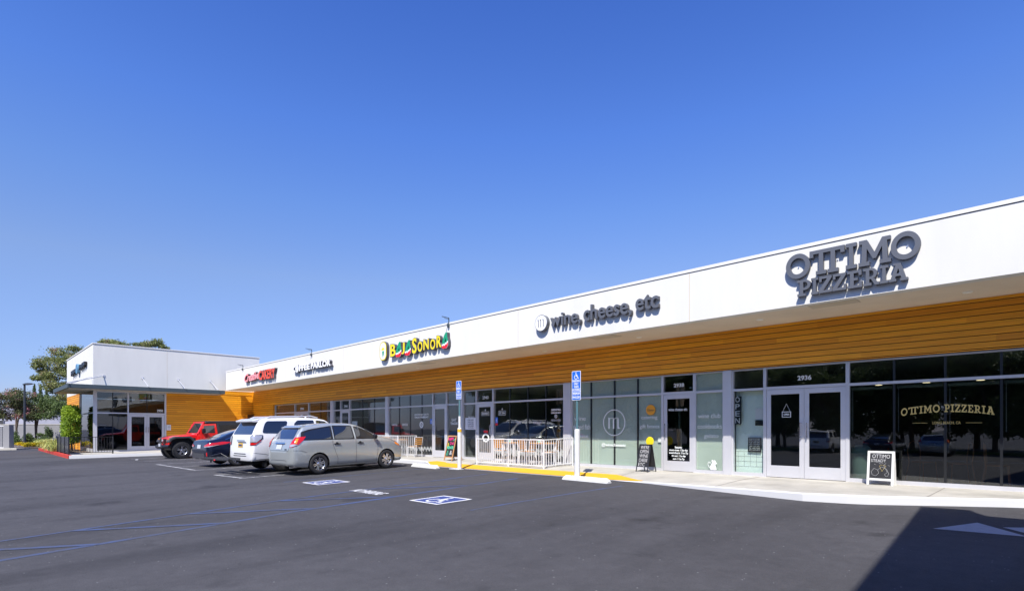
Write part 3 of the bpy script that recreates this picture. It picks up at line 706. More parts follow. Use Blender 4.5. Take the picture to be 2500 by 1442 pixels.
vtext(wv, 'Open', 1580, 997.5, 1597, 1004.5, 'black_print', Y=YG - .028)
f_, d_ = leaf_door(P(1619), P(1697.5), 'r', gl='glass_dark'); vtext(f_, '2938', 1645, 935, 1670, 944.5, bold=.03)
D = d_[0]; Yd = YG - .03
vtext(D, 'wine cheese etc', 1632, 995, 1678, 1002.5, Y=Yd, bold=.015)
for s, y0, y1, a, b in (('hours:', 1088, 1094, 1648, 1665), ('mon-tues 12p-6p', 1095.5, 1101.5, 1634, 1679), ('wed-thurs 11a-7p', 1102.5, 1108.5, 1633, 1680), ('fri-sat 11a-8p', 1110, 1115.5, 1640, 1674), ('sun 11a-7p', 1117, 1123, 1643, 1671)):
    vtext(D, s, a, y0, b, y1, Y=Yd, bold=.03)
wc = window(P(1697.5), P(1769)); film(wc, P(1700), P(1767))
vtext(wc, 'wine club', 1704, 1008.5, 1759, 1020, spacing=.95); vtext(wc, 'cookbooks', 1703, 1034, 1762, 1045.5, spacing=.95); vtext(wc, 'gelato', 1719, 1058, 1754, 1071, spacing=.95)
# white mouse decal: body, head, ears, curled tail
c = onY(1740, 1150, YG - .014); mb = MB(); Yd = YG - .014
body = [(-.075, 0), (.075, 0), (.085, .03), (.06, .10), (.055, .17), (.095, .165), (.098, .18), (.06, .225), (.05, .26), (.02, .265), (-.005, .245), (-.03, .275), (-.055, .255), (-.035, .21), (-.05, .16), (-.085, .10), (-.09, .05)]
mb.geo(loops_geo([[(c.x + .02 + x, ZS + .10 + z) for x, z in body]], .002), front(Yd))
tail = [(-.06, .05), (-.13, .08), (-.16, .16), (-.13, .22), (-.09, .20), (-.10, .16)]
for a, b in zip(tail, tail[1:]): mb.tube((c.x + .02 + a[0], Yd, ZS + .10 + a[1]), (c.x + .02 + b[0], Yd, ZS + .10 + b[1]), .006, 5)
mb.build('mouse_decal', 'white_letter', wc)
post(P(1769), P(1789))
wo6 = window(P(1789), P(1868.5)); 
mb = MB(); mb.box(P(1791), P(1866), YG + .16, YG + .20, ZS, ZT0 + .0); mb.build('mint_wall', 'interior_mint', wo6)
mb = MB()
for k in range(4): mb.box(P(1791), P(1866), YG + .155, YG + .159, -.98 + k * .13, -.975 + k * .13)
for k in range(5): mb.box(P(1796 + 15 * k), P(1796 + 15 * k) + .004, YG + .155, YG + .159, -.98, -.59)
mb.build('wall_tiling', 'interior_grey', wo6)
f2936, d2936 = leaf_door(P(1868.5), P(2071), 'l', 2, gl='glass_dark'); vtext(f2936, '2936', 1947, 915.5, 1981, 927.5, bold=.03)
Yd = YG - .03
framed(d2936[0], "OPEN", 1909, 1004, 1931, 1018); 
a = onY(1920, 985, Yd); mb = MB()
for px in (1911, 1929): b = onY(px, 1004, Yd); mb.tube(a, b, .003, 5)
mb.build('hanging_string', 'white_vinyl', d2936[0])
wr = window(P(2071), 1.0, (P(2183), P(2308), P(2445), .06), gl='glass_dark')
# OTTIMO PIZZERIA arched gold lettering + LONG BEACH, CA
def arched(parent, body, px0, px1, pyb, ch, sag, m):
    Y = YG - .012; g = fit(text_geo(body, .002, bold=.018, spacing=1.08), fx(px0, Y), fx(px1, Y), 0, ch); x0, x1 = fx(px0, Y), fx(px1, Y); zb = onY((px0 + px1) / 2, pyb, Y).z
    mb = MB(); mb.geo(g, lambda x, y, z: (x, Y - z, zb + y + sag * (1 - ((2 * x - x0 - x1) / (x1 - x0)) ** 2))); mb.build('arched_lettering', m, parent)

# ================================================================ fascia signs
def slab(ch):
    """slab-serif capitals, unit height; returns (loops, width)"""
    s = .17; t = .15; v = .07
    if ch == 'O': return [ellipse(.52, .5, .52, .53, 40), ellipse(.52, .5, .33, .34, 32)], 1.04
    if ch == 'I': return [[(0, 0), (.52, 0), (.52, t), (.36, t), (.36, 1 - t), (.52, 1 - t), (.52, 1), (0, 1), (0, 1 - t), (.16, 1 - t), (.16, t), (0, t)]], .52
    if ch == 'TT':
        return [[(.30, 0), (.78, 0), (.78, t), (.64, t), (.64, 1 - t), (.98, 1 - t), (.98, t), (.84, t), (.84, 0), (1.32, 0), (1.32, t), (1.18, t), (1.18, 1 - t), (1.42, 1 - t), (1.42, .72), (1.60, .72), (1.60, 1), (0, 1), (0, .72), (.18, .72), (.18, 1 - t), (.44, 1 - t), (.44, t), (.30, t)]], 1.60
    if ch == 'E': return [[(0, 0), (.78, 0), (.78, .34), (.63, .34), (.63, t), (.34, t), (.34, .43), (.55, .43), (.55, .57), (.34, .57), (.34, 1 - t), (.60, 1 - t), (.60, .70), (.75, .70), (.75, 1), (0, 1), (0, 1 - t), (.14, 1 - t), (.14, t), (0, t)]], .78
    if ch == 'Z': return [[(0, 0), (.76, 0), (.76, .34), (.62, .34), (.62, t), (.26, t), (.74, .86), (.74, 1), (.03, 1), (.03, .68), (.17, .68), (.17, 1 - t), (.48, 1 - t), (0, .14)]], .76
    if ch == 'M': return [[(0, 0), (.44, 0), (.44, t), (.32, t), (.34, .66), (.58, .24), (.70, .24), (.94, .66), (.96, t), (.84, t), (.84, 0), (1.28, 0), (1.28, t), (1.16, t), (1.13, 1 - t), (1.26, 1 - t), (1.26, 1), (.94, 1), (.64, .48), (.34, 1), (.02, 1), (.02, 1 - t), (.15, 1 - t), (.12, t), (0, t)]], 1.28
    if ch == 'A': return [[(0, 0), (.42, 0), (.42, t), (.34, t), (.40, .28), (.66, .28), (.72, t), (.64, t), (.64, 0), (1.06, 0), (1.06, t), (.95, t), (.66, 1), (.26, 1), (.26, 1 - .12), (.38, 1 - .12), (.11, t), (0, t)], [(.44, .42), (.53, .72), (.62, .42)]], 1.06
    if ch in 'PR':
        n = 10; bowl = [(.42 + .36 * math.cos(R(90 - 180 * i / n)), .68 + .32 * math.sin(R(90 - 180 * i / n))) for i in range(n + 1)]
        inn = [(.42 + .17 * math.cos(R(90 - 180 * i / n)), .68 + .18 * math.sin(R(90 - 180 * i / n))) for i in range(n + 1)]
        hole = [(.34, .86)] + inn + [(.34, .50)]
        if ch == 'P': return [[(0, 0), (.48, 0), (.48, t), (.34, t), (.34, .36)] + bowl[::-1] + [(0, 1), (0, 1 - t), (.14, 1 - t), (.14, t), (0, t)], hole], .78
        return [[(0, 0), (.46, 0), (.46, t), (.34, t), (.34, .36), (.44, .36), (.66, 0), (.90, 0), (.90, t), (.78, t), (.63, .39)] + bowl[::-1][1:] + [(0, 1), (0, 1 - t), (.14, 1 - t), (.14, t), (0, t)], hole], .90
def pxz(px0, pyt, pyb, px1, Y=YF - .14):
    m_ = (px0 + px1) / 2; return fx(px0, Y), fx(px1, Y), onY(m_, pyb, Y).z, onY(m_, pyt, Y).z
def channel(parent, g, Y, depth, face, side, name='letter', lip=.006):
    """letter standing off the wall: dark returns and a coloured face"""
    mb = MB(); mb.geo(g, lambda x, y, z: (x, Y - z * depth, y)); 
    vs, fs = g
    o = mb.build(name, [side, face], parent)
    for p in o.data.polygons:
        if abs(p.normal.y) > .9 and p.center.y + accum(parent).y < Y - depth * .5: p.material_index = 1
    return o
def unit_depth(g):
    vs, fs = g; zm = max(v[2] for v in vs) or 1; return [(a, b, c / zm) for a, b, c in vs], fs
def sign_root(name, label, X, Z): return thing(name, label, 'shop sign', (X, YF, Z))
YL = YF - .02
S1 = sign_root('shop_sign', 'large dark grey slab-serif letters reading OTTIMO PIZZERIA above the 2936 doors', -3, 2.8)
for ch, a, b in (('O', 1918, 1976.5), ('TT', 1975.5, 2061), ('I', 2064, 2090), ('M', 2095, 2174.5), ('O', 2174, 2247)):
    lp, wd = slab(ch); x0, x1, z0, z1 = fx(a, YL - .1), fx(b, YL - .1), 3.155, 3.655
    if ch == 'O': z0 -= .01; z1 += .01
    channel(S1, unit_depth(fit(loops_geo(lp, .1), x0, x1, z0, z1)), YL, .085, 'letter_grey', 'letter_dark')
for ch, a, b in (('P', 1946, 1978.5), ('I', 1979.5, 1996.5), ('Z', 1998, 2030.5), ('Z', 2031.5, 2065), ('E', 2068, 2104), ('R', 2107, 2146), ('I', 2147, 2168), ('A', 2169, 2216)):
    lp, wd = slab(ch); x0, x1 = fx(a, YL - .1), fx(b, YL - .1)
    channel(S1, unit_depth(fit(loops_geo(lp, .1), x0, x1, 2.765, 3.10)), YL, .085, 'letter_grey', 'letter_dark')
mb = MB()
for X in [fx(p, YF) for p in (1950, 2010, 2045, 2078, 2110, 2160, 2215)]: mb.tube((X, YF, 3.4), (X, YL, 3.4), .012, 6)
for X in [fx(p, YF) for p in (1965, 1990, 2015, 2048, 2085, 2125, 2158, 2195)]: mb.tube((X, YF, 2.93), (X, YL, 2.93), .012, 6)
mb.build('stand_off', 'chrome', S1)
# arched lettering on the window uses the same capitals
def arch_word(parent, word, x0, x1, zb, ch_h, sag, m, Y):
    glyphs = []; x = 0
    for c_ in word:
        if c_ == ' ': x += .55; continue
        lp, wd = slab(c_); glyphs.append((lp, x)); x += wd + .14
    tot = x - .14; sx = (x1 - x0) / tot; mb = MB()
    for lp, ox in glyphs:
        g = loops_geo(lp, .002)
        def fn(a, b, c_, ox=ox):
            X = x0 + (a + ox) * sx; u = (2 * X - x0 - x1) / (x1 - x0); return (X, Y - c_, zb + b * ch_h + sag * (1 - u * u))
        mb.geo(g, fn)
    mb.build('arched_lettering', m, parent)
class _W(list): pass
arch_word(wr, ['O', 'TT', 'I', 'M', 'O', ' ', 'P', 'I', 'Z', 'Z', 'E', 'R', 'I', 'A'], fx(2200), fx(2428), onY(2314, 1008.5, YG).z - .045, .16, .075, 'gold_vinyl', YG - .012)
vtext(wr, 'LONG BEACH, CA', 2277, 1028, 2345, 1035.5, 'gold_vinyl', bold=.0)
mb = MB()
for a, b in ((2228, 2264), (2358, 2398)): mb.box(fx(a), fx(b), YG - .014, YG - .012, onY(2300, 1032, YG).z, onY(2300, 1031.3, YG).z)
mb.build('gold_rule', 'gold_vinyl', wr)

S2 = sign_root('shop_sign', 'grey lower-case letters reading wine, cheese, etc beside a white round badge', -10.5, 3.0)
c0 = onY(1321, 788.5, YF - .13); mb = MB()
mb.lathe([(.0, 0), (.245, 0), (.25, -.12), (.235, -.13), (.228, -.122), (0, -.122)], (c0.x, YF - .01, c0.z), axis='y', n=48)
mb.build('round_badge', ['letter_grey'], S2, smooth=30)
mb = MB(); mb.lathe([(0, -.128), (.228, -.128), (.228, -.12)], (c0.x, YF - .012, c0.z), axis='y', n=48); bd = mb.build('badge_face', 'white_letter', S2)
mb = MB()
for dx in (-.10, .0, .10): mb.box(c0.x + dx - .012, c0.x + dx + .012, YF - .146, YF - .141, c0.z - .12, c0.z + .11); mb.box(c0.x + dx - .04, c0.x + dx - .012, YF - .146, YF - .141, c0.z + .09, c0.z + .11)
mb.build('badge_letter', 'letter_dark', S2)
def word(parent, body, a, b, z0, z1, face, side, depth=.10, Y=YL, bold=.02, sep=True, **kw):
    """one mesh per letter, laid out with the font's own spacing"""
    cu_full = text_geo(body, .1, bold=bold, **kw); xs = [v[0] for v in cu_full[0]]; ys = [v[1] for v in cu_full[0]]
    a0, a1, b0, b1 = min(xs), max(xs), min(ys), max(ys)
    X0, X1 = fx(a, Y - depth), fx(b, Y - depth)
    def mp(v): return (X0 + (v[0] - a0) / (a1 - a0) * (X1 - X0), z0 + (v[1] - b0) / (b1 - b0) * (z1 - z0), v[2])
    vs, fs = cu_full
    # split by islands in x to give letters their own mesh
    par = list(range(len(vs)))
    def find(i):
        while par[i] != i: par[i] = par[par[i]]; i = par[i]
        return i
    for f in fs:
        for k in f[1:]: par[find(k)] = find(f[0])
    isl = {}
    for i in range(len(vs)): isl.setdefault(find(i), []).append(i)
    groups = []
    for r_, idx in sorted(isl.items(), key=lambda kv: min(vs[i][0] for i in kv[1])):
        lo, hi = min(vs[i][0] for i in idx), max(vs[i][0] for i in idx)
        if groups and lo < groups[-1][1] - .3 * (hi - lo): groups[-1][2].extend(idx); groups[-1][1] = max(groups[-1][1], hi)
        else: groups.append([lo, hi, list(idx)])
    for lo, hi, idx in groups:
        st = set(idx); mpi = {i: k for k, i in enumerate(idx)}
        g = ([mp(vs[i]) for i in idx], [tuple(mpi[i] for i in f) for f in fs if f[0] in st])
        channel(parent, unit_depth(g), Y, depth, face, side)
word(S2, 'wine,', 1343, 1417, 2.955, 3.40, 'letter_grey', 'letter_dark', bold=.018)
word(S2, 'cheese,', 1424, 1541, 2.955, 3.46, 'letter_grey', 'letter_dark', bold=.018)
word(S2, 'etc', 1551, 1607, 3.055, 3.43, 'letter_grey', 'letter_dark', bold=.018)

S3 = sign_root('shop_sign', 'yellow, green and red letters reading BAJA SONORA with an oval emblem', -18.3, 2.9)
YB = YF - .01; DB = .125
def bj(ch, a, b, zt, zb, face='yellow', bold=.045):
    x0, x1 = fx(a, YB - DB), fx(b, YB - DB)
    o = channel(S3, unit_depth(fit(text_geo(ch, .1, bold=bold), x0, x1, zb, zt)), YB, DB, 'letter_dark' if face == 'yellow' else face, 'dark_side')
    mb = MB(); e = (x1 - x0) * .07
    mb.geo(fit(text_geo(ch, .004, bold=bold - .022), x0 + e, x1 - e, zb + .02, zt - .02), front(YB - DB - .002)); mb.build('letter_face', face, o)
for ch, a, b, zt, zb in (('B', 952, 966.6, 3.46, 2.93), ('J', 980, 988.5, 3.44, 2.95), ('S', 1005.5, 1018, 3.53, 2.90), ('O', 1019, 1032, 3.36, 2.93), ('N', 1033, 1047.8, 3.40, 2.97), ('O', 1049.5, 1063.5, 3.36, 2.93), ('R', 1065, 1078.5, 3.44, 2.97)):
    bj(ch, a, b, zt, zb)
def pepper_a(a, b, zt, zb):      # a green A dipped in white and red
    x0, x1 = fx(a, YB - DB), fx(b, YB - DB); W = x1 - x0; H = zt - zb
    out = [(0, .10), (.18, .0), (.75, .0), (1, .16), (1.0, .45), (.86, .70), (.84, .97), (.62, 1.0), (.36, .82), (.12, .52)]
    hole = [(.42, .42), (.60, .66), (.66, .42)]
    tr = lambda P_: [(x0 + p[0] * W, zb + p[1] * H) for p in P_]
    o = channel(S3, unit_depth(loops_geo([tr(out), tr(hole)], .1)), YB, DB, 'green', 'dark_side')
    m1 = MB(); m1.geo(loops_geo([tr([(0.02, .30), (.2, .26), (.3, .31), (.45, .27), (.6, .36), (.72, .33), (.85, .42), (1.0, .46), (1, .16), (.75, .0), (.18, .0), (0, .10)])], .003), front(YB - DB - .003)); m1.build('letter_band', 'white_letter', o)
    m2 = MB(); m2.geo(loops_geo([tr([(.02, .20), (.2, .17), (.3, .22), (.45, .17), (.6, .26), (.72, .23), (.85, .32), (.99, .35), (.99, .17), (.74, .01), (.19, .01), (.01, .11)])], .003), front(YB - DB - .008)); m2.build('letter_band', 'red', o)
pepper_a(966, 980, 3.49, 2.88); pepper_a(988.5, 1003, 3.49, 2.88); pepper_a(1078.5, 1094, 3.50, 2.91)
x0, x1 = fx(927, YB - DB), fx(944, YB - DB); zb, zt = 2.84, 3.62; cx_, cz_ = (x0 + x1) / 2, (zb + zt) / 2; rx, rz = (x1 - x0) / 2, (zt - zb) / 2
o = channel(S3, unit_depth(loops_geo([rrect(x0, x1, zb, zt, rx * .85, 6)], .1)), YB, DB, 'black', 'dark_side', name='emblem')
for k, (s, m_) in enumerate(((.93, 'yellow'), (.74, 'white_letter'))):
    mb = MB(); mb.geo(loops_geo([rrect(cx_ - rx * s, cx_ + rx * s, cz_ - rz * (.5 + s / 2), cz_ + rz * (.5 + s / 2), rx * s * .85, 6)], .003), front(YB - DB - .003 - .005 * k)); mb.build('emblem_face', m_, o)
mb = MB(); mb.geo(loops_geo([[(cx_ - rx * .6, cz_ + .07), (cx_ - rx * .2, cz_ + .12), (cx_, cz_ + .2), (cx_ + rx * .25, cz_ + .12), (cx_ + rx * .6, cz_ + .10), (cx_ + rx * .1, cz_ + .02)]], .003), front(YB - DB - .013)); mb.build('emblem_hat', 'yellow', o)
mb = MB(); mb.geo(loops_geo([[(cx_ - rx * .22, cz_), (cx_ + rx * .35, cz_ + .0), (cx_ + rx * .25, cz_ - .14), (cx_ - rx * .02, cz_ - .28), (cx_ - rx * .18, cz_ - .12)]], .003), front(YB - DB - .013)); mb.build('emblem_chilli', 'green', o)

S4 = sign_root('shop_sign', 'white block channel letters with dark returns reading COFFEE PARLOR on the fascia', -27.5, 3.0)
YB4 = YF - .01
word(S4, 'C', 714.5, 722, 3.0, 3.31, 'white_letter', 'dark_side', depth=.15, Y=YB4, bold=.05)
word(S4, 'FFEE', 730, 756, 3.0, 3.31, 'white_letter', 'dark_side', depth=.15, Y=YB4, bold=.05)
word(S4, 'PARLOR', 758.5, 807, 3.0, 3.31, 'white_letter', 'dark_side', depth=.15, Y=YB4, bold=.05)
xa, xb = fx(720.5, YB4 - .15), fx(729, YB4 - .15); cxx = (xa + xb) / 2
o = channel(S4, unit_depth(loops_geo([ellipse(cxx, 3.15, (xb - xa) / 2, .2, 28)], .1)), YB4, .15, 'white_letter', 'dark_side', name='coffee_bean')
mb = MB(); mb.geo(loops_geo([[(cxx - .015, 2.98), (cxx + .03, 3.15), (cxx - .015, 3.32), (cxx - .03, 3.31), (cxx + .012, 3.15), (cxx - .03, 2.99)]], .003), front(YB4 - .153)); mb.build('bean_slit', 'dark_side', o)

S5 = sign_root('shop_sign', 'red block letters and pink script reading Creative CAKERY at the far end of the fascia', -33.5, 3.0)
YB5 = YF - .01
word(S5, 'CAKERY', 631.5, 671, 2.87, 3.43, 'cakery_red', 'dark_side', depth=.15, Y=YB5, bold=.035)
# script: heavy sheared lettering with a pink core
x0, x1 = fx(591, YB5 - .26), fx(628.5, YB5 - .26)
g = fit(text_geo('Creative', .1, bold=.045, shear=.35, spacing=.86), x0, x1, 2.92, 3.42)
rise = lambda x, y: y - .05 + .10 * (x - x0) / (x1 - x0)
channel(S5, unit_depth(([(a, rise(a, b), c_) for a, b, c_ in g[0]], g[1])), YB5, .14, 'cakery_red', 'dark_side', name='script_word')
g = fit(text_geo('Creative', .004, bold=.012, shear=.35, spacing=.89), x0 + .02, x1 - .02, 2.93, 3.41)
mb = MB(); mb.geo(([(a, rise(a, b), c_) for a, b, c_ in g[0]], g[1]), front(YB5 - .142)); mb.build('script_core', 'pink', S5)

# floodlights clipped over the parapet
fl0 = None
for i, (px, lab) in enumerate(((1097, 'small grey floodlight arm clipped over the parapet near the BAJA SONORA sign'), (762, 'small grey floodlight arm clipped over the parapet above the COFFEE PARLOR sign'), (594, 'small grey floodlight arm clipped over the parapet above the Creative CAKERY sign'))):
    X = fx(px, YF)
    if fl0 is None:
        fl0 = thing('floodlight', lab, 'floodlight', (X, YF, ZFT), group='floodlights on the parapet')
        m_ = MB(); m_.bar((0, -.03, -.16), (0, -.03, .22), .035, .035); m_.bar((0, -.03, .22), (.0, -.45, .24), .03, .03); m_.bar((0, -.03, .16), (0, -.30, .18), .02, .02); m_.build('bracket', 'canopy', fl0, local=True)
        m_ = MB(); m_.box(-.05, .05, -.12, -.035, -.20, -.06); m_.box(-.03, .03, -.09, -.05, -.24, -.2); m_.build('lamp_head', 'canopy', fl0, local=True, bevel=.01); fl0.scale = (.75,) * 3
    else:
        c_ = copy_tree(fl0); c_.location = (X, YF, ZFT); c_['label'] = lab; c_.scale = (.75,) * 3

# ================================================================ CORNER BUILDING
W = thing('corner_shop', 'taller white corner shop with orange wood siding, flat metal canopy and entrance numbered 2950', 'building', (-45, 10, ZWS))
ZWT = 5.06; ZCB = 2.285; ZWH = 2.2
mb = MB(); mb.box(-51.6, XW, YE, 14.82, ZCB + .05, ZWT - .06); mb.build('upper_wall', 'stucco', W)
mb = MB(); mb.box(-51.64, XW + .03, YE - .03, 14.85, ZWT - .057, ZWT + .01); mb.build('coping', 'coping', W)
mb = MB(); mb.box(-51.605, XW + .004, YE - .004, 14.824, ZWT - .075, ZWT - .058); mb.build('reveal_line', 'reveal', W)
mb = MB()
Yj = onX(408, 950, XW).y; mb.box(XW, XW + .004, Yj - .006, Yj + .006, ZCB + .2, ZWT - .08)
mb.build('control_joint', 'soffit_panel', W)
# canopy wraps two faces
mb = MB(); XC = -38.6; YC0 = 4.05; YC1 = 12.1
mb.prism([(-45.4, YC0), (XC, YC0), (XC, YC1), (XW - .0, YC1), (XW - .0, YE), (-45.4, YE)], lambda x, y, z: (x, y, ZCB + z), .23)
mb.build('canopy', 'canopy', W, bevel=.01)
mb = MB(); mb.prism([(-45.3, YC0 + .1), (XC - .1, YC0 + .1), (XC - .1, YC1 - .1), (XW, YC1 - .1), (XW, YE), (-45.3, YE)], lambda x, y, z: (x, y, ZCB - .006 + z), .004)
mb.build('canopy_underside', 'canopy_soffit', W)
rods = [((XW, onX(347.4, 922, XW).y, onX(347.4, 922, XW).z), None), ((XW, onX(434.5, 926, XW).y, onX(434.5, 926, XW).z), None), ((XW, onX(513.5, 930, XW).y, onX(513.5, 930, XW).z), None), ((XW, onX(253, 917, XW).y, onX(253, 917, XW).z), None)]
for p, _ in rods:
    mb = MB(); mb.tube(p, (XC + .12, p[1] + (.0 if p[1] > 6.4 else -1.9), ZCB + .24), .022, 6); mb.box(p[0], p[0] + .03, p[1] - .05, p[1] + .05, p[2] - .06, p[2] + .06); mb.build('support_rod', 'aluminium', W)
mb = MB(); p = onY(224, 918, YE); mb.tube((p.x, YE, p.z), (XC - .25, YC0 + .15, ZCB + .24), .022, 6); mb.build('support_rod', 'aluminium', W)
# siding of the corner shop
wy = lambda py_, px_: onX(px_, py_, XW).y
Y0g = onX(237, HY, XW).y; Yd0 = onX(314.5, HY, XW).y; Yd1 = onX(406, HY, XW).y
sx_ = lambda s, d, z: (XW - .0 + d - .02, s, z)
mb = MB(); boards(mb, Yd1 + .0, YW, ZWS - .05, ZCB + .04, sx_); mb.box(XW - .2, XW - .021, Yd1, YW + .5, ZWS - .1, ZCB + .04, 1); mb.build('siding', ['siding', 'groove'], W)
XE1 = fx(196.4, YE)
mb = MB(); boards(mb, -51.6, XE1, ZWS - .05, ZCB + .04, lambda s, d, z: (s, YE + .02 - d, z)); mb.box(-51.6, XE1, YE + .021, YE + .2, ZWS - .1, ZCB + .04, 1); mb.build('siding', ['siding', 'groove'], W)
mb = MB(); boards(mb, 12.13, YW, ZCB + .035, 2.59, lambda s, d, z: (XW + .002 + d, s, z)); mb.box(XW + .001, XW + .004, 12.13, YW, ZCB + .045, 2.59, 1); mb.build('siding', ['siding', 'groove'], W)
# white drop under the fascia end / pilaster in the inner corner
mb = MB(); boards(mb, XW + .03, XW + .33, -1.25, 1.0, lambda s, d, z: (s, 13.9 - d, z)); mb.box(XW + .0, XW + .33, 13.9, YW, -1.25, 1.0, 1); mb.build('inner_pilaster', ['siding', 'groove'], W)
# glazing of the corner shop
def wpane(parent, y0, y1, z0, z1, X=XW - .03): 
    p = MB(); p.box(X - .006, X, y0, y1, z0, z1); p.build('pane', 'glass_dark', parent)
ZTm = .93
mb = MB(); mb.box(XW - .1, XW + .02, YE - .0, Y0g, ZWS, ZCB); mb.build('corner_post', 'aluminium', W)
mb = MB(); Ym = onX(1045 / 3.794, HY, XW).y
mb.box(XW - .09, XW + .01, Yd0 - .07, Yd0, ZWS, ZWH + .07); mb.box(XW - .09, XW + .007, Y0g, Yd0 - .07, ZWH, ZWH + .07); mb.box(XW - .09, XW + .007, Y0g, Yd0 - .07, ZTm, ZTm + .07); mb.box(XW - .09, XW + .007, Y0g, Yd0 - .07, ZWS, ZWS + .09)
mb.box(XW - .07, XW - .012, Ym - .022, Ym + .022, ZWS + .091, ZTm - .001, 1); mb.box(XW - .07, XW - .012, Ym - .022, Ym + .022, ZTm + .071, ZWH - .001, 1)
cw = mb.build('window', ['aluminium', 'black_frame'], W)
for a, b in ((Y0g, Ym - .022), (Ym + .022, Yd0 - .07)): wpane(cw, a, b, ZWS + .09, ZTm); wpane(cw, a, b, ZTm + .07, ZWH)
mb = MB(); mb.box(XW - .09, XW + .01, Yd1 - .10, Yd1, ZWS, ZWH + .07); mb.box(XW - .09, XW + .007, Yd0, Yd1 - .1, ZWH, ZWH + .07); mb.box(XW - .09, XW + .007, Yd0, Yd1 - .1, ZTm - .02, ZTm + .07)
Yc = (Yd0 + Yd1 - .1) / 2; mb.box(XW - .07, XW - .012, Yc - .018, Yc + .018, ZTm + .071, ZWH - .001, 1); cf = mb.build('door_frame', ['aluminium', 'black_frame'], W)
for a, b in ((Yd0, Yc - .018), (Yc + .018, Yd1 - .1)): wpane(cf, a, b, ZTm + .07, ZWH)
a = onX(1455 / 3.794, 1000, XW); b = onX(1510 / 3.794, 1004.5, XW); mb = MB(); mb.geo(fit(text_geo('2950', .002, bold=.03), a.y, b.y, b.z - .02, a.z + .03), sidex(XW - .022)); mb.build('house_number', 'white_vinyl', cf)
for i, (a, b) in enumerate(((Yd0 + .01, Yc - .004), (Yc + .004, Yd1 - .11))):
    st = .13; m = MB(); X0, X1 = XW - .06, XW - .01; top = ZTm - .03
    m.box(X0, X1, a, a + st, ZWS + .01, top); m.box(X0, X1, b - st, b, ZWS + .01, top); m.box(X0 + .002, X1 - .002, a + st, b - st, ZWS + .01, ZWS + .32); m.box(X0 + .002, X1 - .002, a + st, b - st, top - .14, top)
    d = m.build('door', 'aluminium', W, bevel=.004); wpane(d, a + st, b - st, ZWS + .32, top - .14, XW - .035)
    hy = b - .06 if i == 0 else a + .06; h = MB(); h.path([(X1, hy, .12), (X1 + .07, hy, .12), (X1 + .07, hy, -.2), (X1, hy, -.2)], .014, 8); h.build('handle', 'chrome', d, smooth=60)
# end glazing
mb = MB(); mb.box(XE1, XE1 + .1, YE - .01, YE + .1, ZWS, ZCB); mb.box(XE1 + .1, XW - .1, YE - .007, YE + .1, ZWS, ZWS + .2); mb.box(XE1 + .1, XW - .1, YE - .007, YE + .1, ZTm, ZTm + .07)
ew = mb.build('window', 'aluminium', W)
for z0, z1 in ((ZWS + .2, ZTm), (ZTm + .07, ZCB)): p = MB(); p.box(XE1 + .1, XW - .1, YE + .02, YE + .026, z0, z1); p.build('pane', 'glass_dark', ew)
mb = MB(); mb.box(-51.4, XW - .3, 12.5, 12.7, ZWS, ZCB); mb.box(-51.5, -51.3, YE + .3, 12.5, ZWS, ZCB); mb.box(-51.3, XW - .25, YE + .25, 12.5, ZWS - .05, ZWS + .0); mb.build('interior_wall', 'interior_grey', W)
# corner shop sign on the end wall
SW = thing('shop_sign', 'small black letters with a pale blue oval on the corner shop end wall', 'shop sign', (fx(190, YE), YE, 3.6))
x0 = fx(173, YE - .15); x1 = fx(206, YE - .15); n = 0
for (a, b, t0, b0) in ((0, .10, .62, .0), (.12, .22, .66, .05), (.24, .33, .68, .06), (.62, .70, .86, .30), (.72, .79, .84, .34), (.81, .88, .92, .36), (.90, 1.0, .95, .40)):
    xa, xb = x0 + (x1 - x0) * a, x0 + (x1 - x0) * b; z0, z1 = 3.62 + b0 * .5, 3.62 + t0 * .55
    lp = [(xa, z0), (xa + (xb - xa) * .35, z0), (xa + (xb - xa) * .35, (z0 + z1) / 2 - .05), (xb, (z0 + z1) / 2 - .05), (xb, z1), (xa, z1)]
    channel(SW, unit_depth(loops_geo([lp], .1)), YE - .02, .14, 'black', 'black')
mb = MB(); mb.prism(ellipse(x0 + (x1 - x0) * .48, 3.92, (x1 - x0) * .075, .32, 24), front(YE - .02), .16); mb.build('oval_badge', 'light_blue', SW)
# mailbox-like box beside the corner doors
a = onX(1541 / 3.794, 780 + 972 / 3.794, XW); b = onX(1580 / 3.794, 780 + 1023 / 3.794, XW)
o = thing('wall_box', 'small white wall box with two slots beside the corner shop doors', 'wall box', (XW, a.y, b.z))
mb = MB(); mb.box(XW + .002, XW + .09, a.y, b.y, b.z, a.z); mb.build('case', 'white_metal', o, bevel=.008)
mb = MB(); ym = (a.y + b.y) / 2; mb.box(XW + .088, XW + .094, ym - .06, ym + .06, a.z - .14, a.z - .11); mb.box(XW + .088, XW + .094, ym - .03, ym + .03, b.z + .1, b.z + .12); mb.build('slot', 'black', o)

